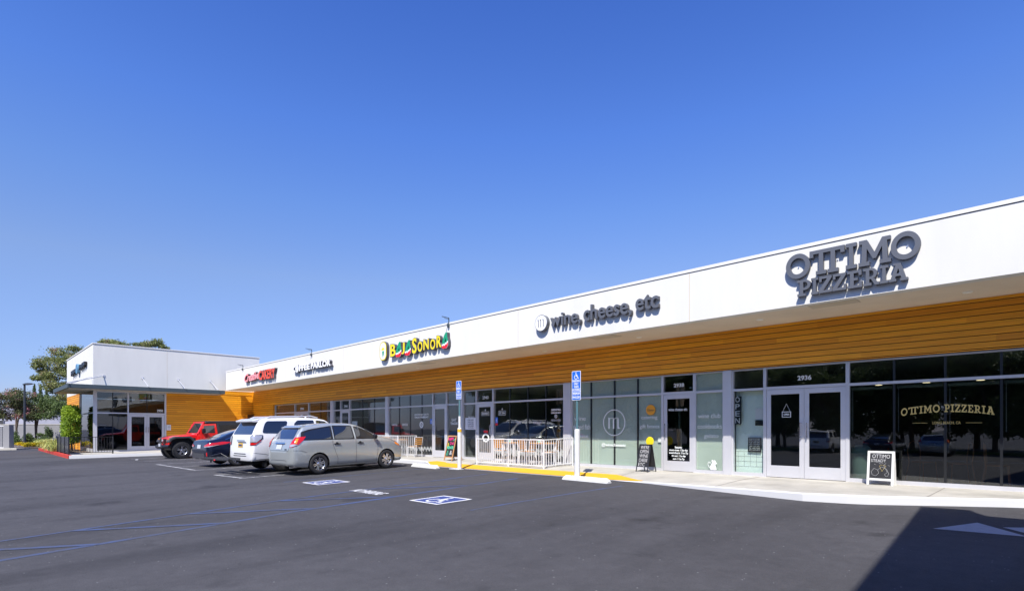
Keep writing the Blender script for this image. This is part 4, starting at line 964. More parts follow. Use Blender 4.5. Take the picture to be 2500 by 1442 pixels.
# ================================================================ CARS
def lerp_tab(tab, x, k):
    xs = [t[0] for t in tab]
    if x <= xs[0]: return tab[0][k]
    if x >= xs[-1]: return tab[-1][k]
    i = max(j for j in range(len(xs)) if xs[j] <= x); i = min(i, len(xs) - 2)
    def sl(j):
        if j <= 0: return (tab[1][k] - tab[0][k]) / (xs[1] - xs[0])
        if j >= len(xs) - 1: return (tab[-1][k] - tab[-2][k]) / (xs[-1] - xs[-2])
        a = (tab[j][k] - tab[j - 1][k]) / (xs[j] - xs[j - 1]); b = (tab[j + 1][k] - tab[j][k]) / (xs[j + 1] - xs[j])
        return 0 if a * b <= 0 else 2 * a * b / (a + b)
    h = xs[i + 1] - xs[i]; t = (x - xs[i]) / h; m0, m1 = sl(i) * h, sl(i + 1) * h; p0, p1 = tab[i][k], tab[i + 1][k]
    return (2 * t ** 3 - 3 * t * t + 1) * p0 + (t ** 3 - 2 * t * t + t) * m0 + (-2 * t ** 3 + 3 * t * t) * p1 + (t ** 3 - t * t) * m1
def section(zb, zbelt, w, zt, wt):
    """right half of a body section from keel to roof: list of (y, z)"""
    zbelt = min(zbelt, zt - .03); lo = zbelt - zb
    pts = [(0, zb), (.6 * w, zb), (.90 * w, zb + .015), (.965 * w, zb + .07), (.985 * w, zb + .16 * lo + .05), (1.0 * w, zb + .42 * lo), (1.0 * w, zb + .60 * lo), (.985 * w, zb + .80 * lo), (.965 * w, zb + .93 * lo), (.945 * w, zbelt)]
    h = zt - zbelt; w0 = .945 * w
    for t in (.15, .35, .55, .75, .88): pts.append((w0 + (wt - w0) * t ** 1.15, zbelt + h * t))
    pts += [(wt - .015, zt - h * .05), (wt - .05, zt - .010 * min(1, h * 3)), (wt * .8, zt + .004), (wt * .5, zt + .012), (0, zt + .018)]
    return pts
class Car:
    def __init__(s, name, label, loc, yaw, paint, tab, nst=90, arches=(), arch_r=.36, scale=1.0, group=None, cat='car', zoff=0):
        s.root = thing(name, label, cat, loc, yaw, group); s.root.scale = (scale,) * 3
        xs = []; x0, x1 = tab[0][0], tab[-1][0]
        for i in range(nst + 1):
            t = i / nst; xs.append(x0 + (x1 - x0) * t)
        for e in (.012, .03, .055, .09): xs += [x0 + e, x1 - e]
        xs += [t[0] for t in tab]; xs = sorted(set(round(x, 4) for x in xs))
        rows = []
        for x in xs:
            sec = section(*[lerp_tab(tab, x, k) for k in range(1, 6)])
            full = [(-y, z) for y, z in sec] + [(y, z) for y, z in sec[1:-1][::-1]]
            rows.append([(x, y, z) for y, z in full])
        n = len(rows[0]); mb = MB(); vs = [p for r in rows for p in r]
        fs = [(i * n + j, i * n + (j + 1) % n, (i + 1) * n + (j + 1) % n, (i + 1) * n + j) for i in range(len(rows) - 1) for j in range(n)]
        fs += [tuple(range(n)), tuple(range((len(rows) - 1) * n, len(rows) * n))[::-1]]
        mb.add(vs, fs); s.body = mb.build('body', [paint, 'underbody'], s.root, smooth=38, local=True)
        bm = bmesh.new(); bm.from_mesh(s.body.data); s.bvh = BVHTree.FromBMesh(bm); bm.free(); s.paint = paint
        if arches:
            cut = MB()
            for ax, ar in arches:
                for sg in (-1, 1):
                    p = [(ax + ar * math.cos(2 * math.pi * i / 40), ar * math.sin(2 * math.pi * i / 40) + WR[0]) for i in range(40)]
                    cut.prism(p, lambda x, z, d, sg=sg: (x, sg * (.60 + d), z), .6)
            co = cut.build('cutter', ['underbody'], None); 
            m = s.body.modifiers.new('c', 'BOOLEAN'); m.object = co; m.operation = 'DIFFERENCE'; m.solver = 'EXACT'; m.material_mode = 'TRANSFER'
            par = s.body.parent; s.body.parent = None; bpy.context.view_layer.update()
            me = bpy.data.meshes.new_from_object(s.body.evaluated_get(bpy.context.evaluated_depsgraph_get()))
            s.body.modifiers.clear(); s.body.data = me; s.body.parent = par; bpy.data.objects.remove(co)
            for p in me.polygons: p.use_smooth = True
            me.set_sharp_from_angle(angle=R(38))
    def hit(s, d, a, b, eps):
        if d == 'R': o, v = Vector((a, -3, b)), Vector((0, 1, 0))
        elif d == 'L': o, v = Vector((a, 3, b)), Vector((0, -1, 0))
        elif d in ('RB', 'LB'):
            sg = -1 if d == 'RB' else 1; v = Vector((.7071, -sg * .7071, 0)); e = Vector((.7071, sg * .7071, 0)); o = Vector((s.cc[0], sg * s.cc[1], b)) + e * a - v * 2
        elif d == 'B': o, v = Vector((-4, a, b)), Vector((1, 0, 0))      # from behind
        elif d == 'F': o, v = Vector((8, a, b)), Vector((-1, 0, 0))
        else: o, v = Vector((a, b, 4)), Vector((0, 0, -1))
        r = s.bvh.ray_cast(o, v)
        if r[0] is None:
            r = s.bvh.find_nearest(o + v * (2.2 if d in 'RL' else 3.2))
            return Vector(r[0]) - v * eps
        nrm = Vector(r[1]); 
        if nrm.dot(v) > 0: nrm = -nrm
        return Vector(r[0]) + nrm * eps
    def patch(s, name, m, d, poly, eps=.006, step=.06, parent=None, rnd=0, thick=0, both=False):
        if both:
            s.patch(name, m, 'L', poly, eps, step, parent, rnd); return s.patch(name, m, 'R', poly, eps, step, parent, rnd)
        pts = [Vector(p) for p in poly]
        if rnd:
            q = []; rr_ = .05 * rnd
            for i, p in enumerate(pts):
                a_ = pts[i - 1]; b_ = pts[(i + 1) % len(pts)]; da = min(rr_, (a_ - p).length * .4); db = min(rr_, (b_ - p).length * .4)
                A_ = p + (a_ - p).normalized() * da; B_ = p + (b_ - p).normalized() * db
                for k in range(5): t = k / 4; q.append(A_ * (1 - t) ** 2 + p * 2 * t * (1 - t) + B_ * t * t)
            pts = q
        bd = []
        for i, p in enumerate(pts):
            nx = pts[(i + 1) % len(pts)]; n = max(1, int((nx - p).length / step))
            bd += [p.lerp(nx, k / n) for k in range(n)]
        x0, x1 = min(p.x for p in bd), max(p.x for p in bd); y0, y1 = min(p.y for p in bd), max(p.y for p in bd)
        def inside(q):
            c = False
            for i in range(len(bd)):
                a, b = bd[i], bd[i - 1]
                if (a.y > q.y) != (b.y > q.y) and q.x < (b.x - a.x) * (q.y - a.y) / (b.y - a.y) + a.x: c = not c
            return c
        inn = []; nx_ = int((x1 - x0) / step); ny_ = int((y1 - y0) / step)
        for i in range(1, nx_ + 1):
            for j in range(1, ny_ + 1):
                q = Vector((x0 + (x1 - x0) * i / (nx_ + 1), y0 + (y1 - y0) * j / (ny_ + 1)))
                if inside(q) and min((q - b).length for b in bd) > step * .4: inn.append(q)
        V = [Vector((p.x, p.y)) for p in bd + inn]; E = [(i, (i + 1) % len(bd)) for i in range(len(bd))]
        r = geometry.delaunay_2d_cdt(V, E, [], 1, 1e-6)
        mb = MB(); mb.add([s.hit(d, v.x, v.y, eps) for v in r[0]], [tuple(f) for f in r[2]])
        o = mb.build(name, m, parent or s.root, smooth=60, local=True)
        return o
    def strip(s, name, m, d, path, w=.008, eps=.004, parent=None):
        pts = []; path = [Vector(p) for p in path]
        for a, b in zip(path, path[1:]):
            n = max(1, int((b - a).length / .05)); pts += [a.lerp(b, k / n) for k in range(n)]
        pts.append(path[-1]); vs = []
        for i, p in enumerate(pts):
            t = (pts[min(i + 1, len(pts) - 1)] - pts[max(i - 1, 0)]).normalized(); n_ = Vector((-t.y, t.x)) * w / 2
            vs += [s.hit(d, p.x + n_.x, p.y + n_.y, eps), s.hit(d, p.x - n_.x, p.y - n_.y, eps)]
        mb = MB(); mb.add(vs, [(2 * i, 2 * i + 1, 2 * i + 3, 2 * i + 2) for i in range(len(pts) - 1)])
        return mb.build(name, m, parent or s.body, local=True)
    def wheels(s, xs, y, r, wd, rim_r, spokes=5, style='spoke', chunky=False, double=True):
        first = None
        for ax in xs:
            for sg in (-1, 1):
                wname = 'wheel'
                if first is None:
                    mb = MB(); h = wd / 2
                    mb.lathe([(rim_r, -h * .75), (rim_r + .015, -h * .95), (r - .05, -h), (r - .012, -h * .86), (r, -h * .6), (r, h * .6), (r - .012, h * .86), (r - .05, h), (rim_r + .015, h * .95), (rim_r, h * .75), (rim_r, -h * .75)], (0, 0, 0), 'y', 40)
                    if chunky:
                        for k in range(34):
                            t = 2 * math.pi * k / 34; c, sn = math.cos(t), math.sin(t)
                            for side in (-1, 1):
                                a = Vector((c * (r - .002), side * h * .98, sn * (r - .002))); b = Vector((c * (r + .008), side * h * .25, sn * (r + .008)))
                                mb.bar(a, b, .035, .02, up=(c, 0, sn)); mb.bar(Vector((c * (r - .06), side * (h + .002), sn * (r - .06))), a, .03, .012, up=(0, 1, 0))
                    o = mb.build(wname, 'tyre', s.root, smooth=35, local=True)
                    f = -h * .55
                    m = MB(); m.lathe([(0, h * .3), (rim_r * .99, h * .3), (rim_r * .99, f), (rim_r * .93, f - .012), (rim_r * .88, f), (rim_r * .86, h * .25), (0, h * .25)], (0, 0, 0), 'y', 36)
                    m.lathe([(0, f - .005), (.035, f - .008), (.06, f + .012), (.065, f + .06)], (0, 0, 0), 'y', 20)
                    for k in range(spokes):
                        t = 2 * math.pi * (k + .25) / spokes
                        for off in ((-.15, .15) if double else (0,)):
                            a = Vector((math.cos(t + off * 2.2) * .06, f + .02, math.sin(t + off * 2.2) * .06)); b = Vector((math.cos(t + off) * rim_r * .92, f + .004, math.sin(t + off) * rim_r * .92))
                            m.bar(a, b, rim_r * (.155 if double else .26), .03, 0, up=(0, 1, 0))
                    m.m = [1 if i < 36 * 6 and (i // 36) in (0, 4, 5) else x for i, x in enumerate(m.m)]
                    rr = m.build('rim', ['rim', 'rim_dark'], o, smooth=35, local=True)
                    first = o
                else: o = copy_tree(first, s.root)
                o.location = (ax, sg * y, r); o.rotation_euler = (0, 0, 0 if sg < 0 else math.pi)
        return first
WR = [.32]
def car_pose(wx, wy, heading, lx, ly, sc=1.0):
    """root location so that local (lx, ly) lands on the wheel contact point"""
    c, s_ = math.cos(heading), math.sin(heading)
    x = wx - (lx * c - ly * s_) * sc; y = wy - (lx * s_ + ly * c) * sc; return (x, y, gz(y + 1.3 * s_))
def tilt(car, heading):    # follow the fall of the asphalt
    car.root.rotation_euler = (Matrix.Rotation(math.atan(GS), 3, 'X') @ Matrix.Rotation(heading, 3, 'Z')).to_euler()
def tyre_ground(root): pass

# ---- silver wagon
WR[0] = .32; H = R(90 + 4.5); sc = 1.0
tab = [(-.90, .38, .66, .48, .70, .44), (-.88, .33, .76, .68, .80, .60), (-.83, .29, .90, .79, .94, .70), (-.77, .27, 1.01, .835, 1.06, .715), (-.70, .25, 1.06, .855, 1.15, .70), (-.60, .23, 1.075, .868, 1.285, .67), (-.48, .22, 1.08, .876, 1.42, .63), (-.40, .215, 1.08, .88, 1.495, .615), (-.28, .21, 1.08, .882, 1.515, .61), (.0, .20, 1.075, .886, 1.55, .605), (.6, .20, 1.06, .888, 1.59, .60), (1.1, .20, 1.05, .888, 1.588, .595), (1.5, .20, 1.04, .888, 1.545, .585), (1.8, .20, 1.03, .886, 1.455, .575), (2.1, .20, 1.02, .884, 1.315, .58), (2.38, .20, 1.0, .882, 1.165, .62), (2.6, .20, .98, .878, 1.09, .66), (2.9, .21, .92, .868, 1.03, .66), (3.12, .22, .84, .845, .95, .64), (3.3, .23, .74, .79, .85, .60), (3.40, .25, .62, .70, .72, .52), (3.45, .31, .52, .56, .60, .40)]
c = Car('parked_car', 'silver compact wagon, red and clear tail lights, nearest the camera', car_pose(-16.72, 8.0, H, 0, -.80, sc), 0, 'paint_silver', tab, arches=((0, .365), (2.6, .365)), scale=sc, group='cars parked nose to the shops')
tilt(c, H)
c.wheels((0, 2.6), .79, .318, .20, .215, 6, double=True)
c.patch('window_trim', 'black', 'R', [(-.60, 1.075), (2.30, 1.045), (2.12, 1.235), (1.84, 1.405), (1.62, 1.485), (1.36, 1.515), (.62, 1.525), (.28, 1.485), (-.22, 1.415), (-.50, 1.34)], eps=.003, rnd=1, both=True)
c.patch('side_window', 'car_glass', 'R', [(.60, 1.095), (1.29, 1.085), (1.29, 1.485), (.64, 1.495)], rnd=.6, both=True)
c.patch('side_window', 'car_glass', 'R', [(1.42, 1.08), (2.20, 1.07), (2.06, 1.22), (1.82, 1.375), (1.60, 1.455), (1.42, 1.475)], rnd=.6, both=True)
c.patch('quarter_window', 'car_glass', 'R', [(-.46, 1.10), (.46, 1.095), (.50, 1.475), (.28, 1.45), (-.18, 1.375), (-.42, 1.30)], rnd=.6, both=True)
c.patch('rear_window', 'car_glass_blue', 'B', [(-.62, 1.12), (.62, 1.12), (.57, 1.30), (.47, 1.47), (-.47, 1.47), (-.57, 1.30)], rnd=1)
c.patch('windscreen', 'car_glass', 'F', [(-.66, 1.18), (.66, 1.18), (.54, 1.50), (-.54, 1.50)], rnd=1)
for d in 'RL':
    sg = -1 if d == 'R' else 1
    c.strip('window_pillar', 'paint_silver', d, [(.545, 1.08), (.57, 1.52)], .035, .009, c.root); c.strip('window_pillar', 'paint_silver', d, [(1.36, 1.06), (1.36, 1.51)], .06, .009, c.root)
    c.cc = (-.66, .74); q_ = d + 'B'
    tl = c.patch('tail_light', 'lamp_red', q_, [(-.20, .86), (-.20, .94), (-.06, 1.17), (.22, 1.19), (.17, 1.08), (.07, .95), (-.10, .87)], eps=.014, rnd=.4, step=.025)
    c.patch('lamp_lens', 'lamp_clear', q_, [(-.185, .872), (-.18, .95), (-.02, .965), (.045, .945), (-.10, .884)], eps=.020, rnd=.3, parent=tl, step=.025)
    c.patch('lamp_lens', 'lamp_amber', q_, [(-.05, .985), (.02, .985), (.05, 1.13), (-.02, 1.13)], eps=.020, rnd=.3, parent=tl, step=.025)
    c.patch('headlight', 'lamp_amber', d, [(2.98, .84), (3.22, .75), (3.26, .81), (3.0, .93)], eps=.008, rnd=1, step=.03)
    c.strip('door_seam', 'black', d, [(.50, 1.05), (.50, .90), (.58, .66), (.66, .47), (.66, .27)], .010)
    c.strip('door_seam', 'black', d, [(1.37, 1.04), (1.36, .9), (1.35, .27)], .010)
    c.strip('door_seam', 'black', d, [(2.24, 1.02), (2.22, .6), (2.16, .27)], .010)
    c.strip('door_seam', 'black', d, [(.66, .28), (2.16, .28)], .008)
    c.strip('bumper_seam', 'black', d, [(-.86, .77), (-.60, .76), (-.42, .70)], .008)
    for hx in (.56, 1.44):
        p = c.hit(d, hx + .09, .93, .0); mb = MB(); mb.lathe([(0, -.004), (.045, -.004), (.06, .004), (0, .006)], (p.x, p.y, p.z), 'y', 16); mb.box(p.x - .11, p.x + .11, p.y - .035, p.y + .02 if sg < 0 else p.y + .035, p.z - .014, p.z + .014)
        mb.build('door_handle', 'black', c.root, local=True, bevel=.004)
    p = c.hit(d, 2.10, 1.09, 0); mb = MB(); mb.lathe([(0, -.07), (.07, -.06), (.085, 0), (.08, .03), (0, .03)], (p.x, p.y + sg * .14, p.z + .04), 'x', 14); mb.bar((p.x + .02, p.y, p.z), (p.x, p.y + sg * .1, p.z + .02), .06, .05)
    mb.build('wing_mirror', 'black', c.root, smooth=50, local=True)
c.strip('hatch_seam', 'black', 'B', [(-.64, 1.10), (-.62, .82), (-.58, .76), (.58, .76), (.62, .82), (.64, 1.10)], .010)
c.strip('bumper_crease', 'underbody', 'B', [(-.5, .42), (-.42, .46), (.42, .46), (.5, .42)], .010)
c.strip('rear_trim', 'chrome', 'B', [(-.30, .985), (.30, .985)], .05, .02, c.root)
c.patch('licence_plate', 'plate', 'B', [(-.17, .80), (.17, .80), (.17, .94), (-.17, .94)], eps=.015, step=.2)
c.strip('plate_recess', 'underbody', 'B', [(-.22, .955), (.22, .955)], .025, .012)
c.strip('badge', 'black', 'B', [(-.50, .80), (-.38, .80)], .03, .01)
p = MB(); p.prism([(-.52, 1.475), (-.36, 1.535), (-.28, 1.535), (-.30, 1.50), (-.50, 1.455)], lambda x, z, d: (x, -.56 + d, z), 1.12); p.build('roof_spoiler', 'paint_silver', c.root, local=True, bevel=.012)
m = MB(); m.tube((-.82, -.55, .24), (-.55, -.55, .24), .03, 10); m.build('exhaust', 'chrome', c.root, smooth=50, local=True)
for d, e in (((1.0, -.25), 0), ((1.0, .25), 0)): pass
wagon = c
# ---- white SUV
WR[0] = .39; H = R(90 + 4); sc = 1.0
tab = [(-1.07, .42, .58, .66, .62, .60), (-1.055, .38, .68, .82, .74, .72), (-1.03, .37, .90, .88, .95, .78), (-1.0, .37, 1.12, .905, 1.20, .79), (-.97, .37, 1.19, .918, 1.26, .79), (-.90, .37, 1.22, .925, 1.40, .77), (-.78, .38, 1.23, .935, 1.60, .74), (-.70, .38, 1.23, .94, 1.72, .725), (-.60, .38, 1.23, .945, 1.77, .72), (-.2, .38, 1.22, .95, 1.80, .71), (.6, .36, 1.21, .95, 1.81, .70), (1.3, .36, 1.19, .95, 1.79, .69), (1.7, .36, 1.11, .95, 1.73, .67), (2.0, .36, 1.10, .95, 1.55, .66), (2.3, .36, 1.09, .95, 1.33, .70), (2.5, .36, 1.08, .95, 1.19, .74), (2.9, .40, 1.05, .94, 1.12, .74), (3.3, .42, .98, .92, 1.07, .72), (3.52, .44, .88, .86, .98, .66), (3.62, .48, .78, .72, .86, .58)]
s2 = Car('parked_suv', 'white SUV with dark tinted windows and roof rails between the silver wagon and navy sedan', car_pose(-18.85, 7.75, H, 0, -.84, sc), 0, 'paint_white', tab, arches=((0, .47), (2.79, .47)), scale=sc, group='cars parked nose to the shops', cat='suv')
tilt(s2, H)
s2.wheels((0, 2.79), .82, .385, .265, .235, 6, double=False)
s2.patch('side_window', 'car_glass', 'R', [(-.70, 1.30), (-.02, 1.27), (.14, 1.45), (.24, 1.70), (-.50, 1.70), (-.60, 1.56)], rnd=1.6, both=True)
s2.patch('side_window', 'car_glass', 'R', [(.44, 1.27), (1.22, 1.25), (1.22, 1.72), (.60, 1.72), (.46, 1.60)], rnd=1, both=True)
s2.patch('side_window', 'car_glass', 'R', [(1.30, 1.25), (2.18, 1.22), (1.98, 1.44), (1.68, 1.67), (1.30, 1.72)], rnd=1, both=True)
s2.patch('rear_window', 'car_glass_blue', 'B', [(-.72, 1.26), (.72, 1.26), (.62, 1.67), (-.62, 1.67)], rnd=1)
s2.patch('windscreen', 'car_glass', 'F', [(-.74, 1.22), (.74, 1.22), (.62, 1.70), (-.62, 1.70)], rnd=1)
for d in 'RL':
    sg = -1 if d == 'R' else 1
    s2.cc = (-.92, .84); q_ = d + 'B'
    o = s2.patch('tail_light', 'car_glass', q_, [(-.16, .90), (-.16, 1.19), (-.08, 1.24), (.20, 1.24), (.21, 1.12), (.03, .91)], eps=.014, rnd=.4, step=.03)
    s2.patch('lamp_lens', 'lamp_clear', q_, [(-.14, 1.01), (-.14, 1.18), (-.07, 1.22), (.18, 1.22), (.18, 1.13), (.06, 1.01)], eps=.020, rnd=.3, parent=o, step=.03)
    s2.patch('lamp_lens', 'lamp_red', q_, [(-.145, .915), (-.14, .985), (.05, .985), (.16, 1.07), (.18, 1.07), (.03, .925)], eps=.020, rnd=.2, parent=o, step=.03)
    s2.strip('door_seam', 'black', d, [(.34, 1.16), (.36, .95), (.52, .75), (.54, .45)], .010); s2.strip('door_seam', 'black', d, [(1.26, 1.16), (1.26, .45)], .010)
    s2.strip('bumper_seam', 'car_plastic', d, [(-1.0, .66), (-.62, .60), (-.5, .56)], .010)
    m = MB(); m.path([(-.45, sg * .60, 1.79), (-.30, sg * .60, 1.85), (1.2, sg * .60, 1.865), (1.45, sg * .60, 1.80)], .024, 8)
    m.build('roof_rail', 'aluminium', s2.root, smooth=50, local=True)
    p = s2.hit(d, 2.1, 1.2, 0); m = MB(); m.lathe([(0, -.09), (.09, -.08), (.11, 0), (.10, .04), (0, .04)], (p.x, p.y + sg * .16, p.z + .03), 'x', 14); m.build('wing_mirror', 'paint_white', s2.root, smooth=50, local=True)
m = MB(); m.prism([(-.93, 1.725), (-.72, 1.79), (-.40, 1.815), (-.40, 1.73), (-.66, 1.68), (-.90, 1.66)], lambda x, z, d: (x, -.66 + d, z), 1.32); m.build('roof_spoiler', 'paint_white', s2.root, local=True, bevel=.02)
s2.strip('rear_vent', 'underbody', 'B', [(-.45, .62), (.45, .62)], .022, .01); s2.strip('rear_vent', 'underbody', 'B', [(-.5, .55), (.5, .55)], .018, .01)
s2.strip('rear_trim', 'chrome', 'B', [(-.30, 1.06), (.30, 1.06)], .035, .015, s2.root); s2.strip('rear_trim', 'car_plastic', 'B', [(-.42, 1.0), (.20, 1.0)], .03, .015, s2.root)
s2.patch('licence_plate', 'plate_yellow', 'B', [(-.17, .83), (.17, .83), (.17, .97), (-.17, .97)], eps=.014, step=.2)
s2.patch('plate_holder', 'plate_dark', 'B', [(-.13, .865), (.13, .865), (.13, .935), (-.13, .935)], eps=.018, step=.2)
m = MB(); m.tube((-.98, -.60, .40), (-.4, -.60, .38), .04, 12); m.build('exhaust', 'chrome', s2.root, smooth=50, local=True)
m = MB(); m.box(-.90, .9, -.55, .55, .26, .38); m.tube((0, -.8, .36), (0, .8, .36), .06, 10); m.build('chassis', 'underbody', s2.root, local=True)
m = MB(); m.box(-.62, -.56, -.86, -.62, .18, .42); m.build('mudflap', 'underbody', s2.root, local=True)
m = MB(); m.lathe([(.0, .06), (.03, .03), (.035, 0)], (1.15, -.3, 1.81), 'z', 10); m.build('aerial', 'paint_white', s2.root, smooth=50, local=True)
# ---- navy sedan
WR[0] = .34; H = R(90 + 4.0); sc = 1.0
tab = [(-1.08, .34, .60, .68, .64, .58), (-1.05, .30, .72, .82, .84, .66), (-1.0, .27, .86, .86, .97, .69), (-.92, .25, .92, .885, 1.02, .69), (-.70, .22, .93, .90, 1.055, .66), (-.45, .20, .93, .91, 1.12, .62), (-.15, .19, .93, .915, 1.24, .60), (.25, .185, .925, .92, 1.37, .59), (.65, .18, .92, .92, 1.44, .585), (1.1, .18, .91, .92, 1.465, .58), (1.5, .18, .90, .92, 1.43, .57), (1.85, .18, .89, .92, 1.32, .57), (2.2, .18, .88, .92, 1.15, .60), (2.5, .18, .87, .915, 1.02, .65), (2.9, .20, .84, .905, .96, .67), (3.3, .21, .78, .88, .88, .65), (3.55, .22, .68, .82, .78, .6), (3.68, .24, .6, .7, .68, .5), (3.74, .30, .5, .55, .56, .4)]
s3 = Car('parked_sedan', 'dark navy sedan with sloping rear between the white SUV and red off-roader', car_pose(-22.85, 7.6, H, 0, -.83, sc), 0, 'paint_navy', tab, arches=((0, .37), (2.8, .37)), scale=sc, group='cars parked nose to the shops')
tilt(s3, H)
s3.wheels((0, 2.8), .81, .335, .215, .245, 5, double=True)
s3.patch('side_window', 'car_glass', 'R', [(.02, 1.0), (.30, .985), (.34, 1.30), (.10, 1.20), (-.12, 1.08)], rnd=1, both=True, step=.04)
s3.patch('side_window', 'car_glass', 'R', [(.40, .985), (1.12, .975), (1.12, 1.40), (.70, 1.39), (.42, 1.335)], rnd=1, both=True)
s3.patch('side_window', 'car_glass', 'R', [(1.20, .975), (2.1, .96), (1.85, 1.18), (1.55, 1.35), (1.20, 1.40)], rnd=1, both=True)
s3.patch('rear_window', 'car_glass_blue', 'T', [(-.52, -.54), (.34, -.50), (.34, .50), (-.52, .54)], rnd=1)
s3.patch('windscreen', 'car_glass', 'F', [(-.66, 1.06), (.66, 1.06), (.54, 1.40), (-.54, 1.40)], rnd=1)
for d in 'RL':
    sg = -1 if d == 'R' else 1
    s3.cc = (-.88, .80); q_ = d + 'B'
    o = s3.patch('tail_light', 'lamp_red', q_, [(-.32, .745), (-.34, .81), (-.10, .90), (.30, .945), (.52, .93), (.40, .865), (.15, .82), (-.05, .76)], eps=.014, rnd=.4, step=.03)
    s3.patch('lamp_lens', 'lamp_clear', q_, [(-.31, .748), (-.31, .772), (-.10, .79), (.24, .845), (.10, .80), (-.06, .765)], eps=.020, parent=o, step=.03)
    s3.patch('reflector', 'lamp_red', 'B', [(sg * .78, .42), (sg * .72, .42), (sg * .72, .56), (sg * .78, .56)], eps=.01, step=.05)
    s3.strip('window_trim', 'chrome', d, [(-.40, 1.02), (-.10, 1.12), (.30, 1.33), (.70, 1.41), (1.2, 1.425), (1.6, 1.36), (2.1, 1.06)], .018, .010)
    s3.strip('window_trim', 'chrome', d, [(-.02, .965), (.6, .955), (2.1, .945)], .014, .008)
    s3.strip('door_seam', 'black', d, [(.36, .95), (.42, .6), (.44, .28)], .008); s3.strip('door_seam', 'black', d, [(1.16, .95), (1.16, .28)], .008)
    m = MB(); p = s3.hit(d, .5, .80, 0); m.box(p.x - .1, p.x + .1, p.y - .03, p.y + .03, p.z - .012, p.z + .012); m.build('door_handle', 'chrome', s3.root, local=True, bevel=.005)
    p = s3.hit(d, 2.0, 1.0, 0); m = MB(); m.lathe([(0, -.07), (.07, -.06), (.085, 0), (.08, .03), (0, .03)], (p.x, p.y + sg * .14, p.z + .04), 'x', 14); m.build('wing_mirror', 'paint_navy', s3.root, smooth=50, local=True)
s3.patch('licence_plate', 'plate', 'B', [(-.17, .70), (.17, .70), (.17, .84), (-.17, .84)], eps=.012, step=.2)
s3.patch('rear_valance', 'car_plastic', 'B', [(-.60, .36), (.60, .36), (.56, .52), (-.56, .52)], eps=.01, rnd=1)
s3.strip('rear_trim', 'chrome', 'B', [(-.62, .36), (.62, .36)], .014, .016, s3.root); s3.strip('boot_seam', 'black', 'B', [(-.60, .93), (-.58, .62), (.58, .62), (.60, .93)], .008)
# ---- hitch bike rack folded down behind the SUV
HR = R(90 + 4)
rk = thing('bike_rack', 'grey hitch-mounted bike tray rack behind the white SUV, low beside the sedan rear wheel', 'bike rack', s2.root.location, HR)
m = MB(); m.bar((-1.0, 0, .42), (-1.75, .1, .40), .06, .06); m.build('hitch_arm', 'black_metal', rk, local=True)
for xo in (-1.35, -1.72):
    m = MB(); m.bar((xo, -.5, .42), (xo, 1.05, .42), .13, .04); m.bar((xo - .07, -.5, .45), (xo - .07, 1.05, .45), .012, .05); m.bar((xo + .07, -.5, .45), (xo + .07, 1.05, .45), .012, .05); m.build('wheel_tray', 'car_plastic', rk, local=True)
m = MB(); m.path([(-1.35, .25, .45), (-1.5, .5, .60), (-1.7, .9, .50)], .02, 8); m.build('clamp_arm', 'black_metal', rk, smooth=50, local=True)
m = MB(); m.bar((-1.72, .75, .42), (-1.72, .75, .30), .04, .04); m.build('support_leg', 'black_metal', rk, local=True)
m = MB(); m.box(-1.80, -1.79, .20, .30, .385, .425); m.build('red_reflector', 'red', rk, local=True)

# ---- red off-roader, backed in (built by hand: flat panels)
sc = 1.0; H = R(-90 + 3.5); WRJ = .405
loc = car_pose(-30.64, 7.62, H, 2.42, .80, sc); J = thing('parked_off_roader', 'red two-door off-roader with black hard top and chunky tyres, backed in at the left end', (None or 'off-roader'), loc, H, group=None)
J['group'] = 'cars parked nose to the shops'; del J['group']
jz = gz(loc[1] - 1.2)
J.location = (loc[0], loc[1], jz)
J.rotation_euler = (Matrix.Rotation(math.atan(GS), 3, 'X') @ Matrix.Rotation(H, 3, 'Z')).to_euler(); J.location.z = gz(loc[1])
def jb(fn, name, m, parent=J, bevel=.015, smooth=False):
    q = MB(); fn(q); return q.build(name, m, parent, local=True, bevel=bevel, smooth=smooth)
XZ = lambda y0: (lambda x, z, d: (x, y0 + d, z))
tub = jb(lambda q: q.prism([(-.55, .62), (-.52, 1.20), (1.66, 1.20), (1.66, .60), (.55, .52), (-.15, .52)], XZ(-.78), 1.56), 'body', 'paint_red', bevel=.03)
def hood(q):
    # tapered bonnet with curved nose
    st = [(1.60, .74, .60, 1.215), (1.9, .71, .64, 1.20), (2.4, .63, .72, 1.15), (2.72, .57, .74, 1.105), (2.83, .55, .74, 1.05), (2.87, .52, .76, .98)]
    rows = []
    for x, w_, zb, zt in st: rows.append([(x, -w_, zb), (x, -w_, zt - .08), (x, -w_ + .04, zt - .03), (x, -w_ * .6, zt), (x, 0, zt + .012), (x, w_ * .6, zt), (x, w_ - .04, zt - .03), (x, w_, zt - .08), (x, w_, zb)])
    n = 9; q.add([p for r in rows for p in r], [(i * n + j, i * n + (j + 1) % n, (i + 1) * n + (j + 1) % n, (i + 1) * n + j) for i in range(5) for j in range(n)] + [tuple(range(n)), tuple(range(5 * n, 6 * n))[::-1]])
jb(hood, 'bonnet', 'paint_red', smooth=30, bevel=0)
g = jb(lambda q: q.box(2.83, 2.90, -.53, .53, .66, 1.04), 'grille', 'paint_red', bevel=.03)
for k in range(7): jb(lambda q: q.box(2.895, 2.91, -.24 + k * .07, -.205 + k * .07, .74, .98), 'grille_slot', 'black', g, bevel=0)
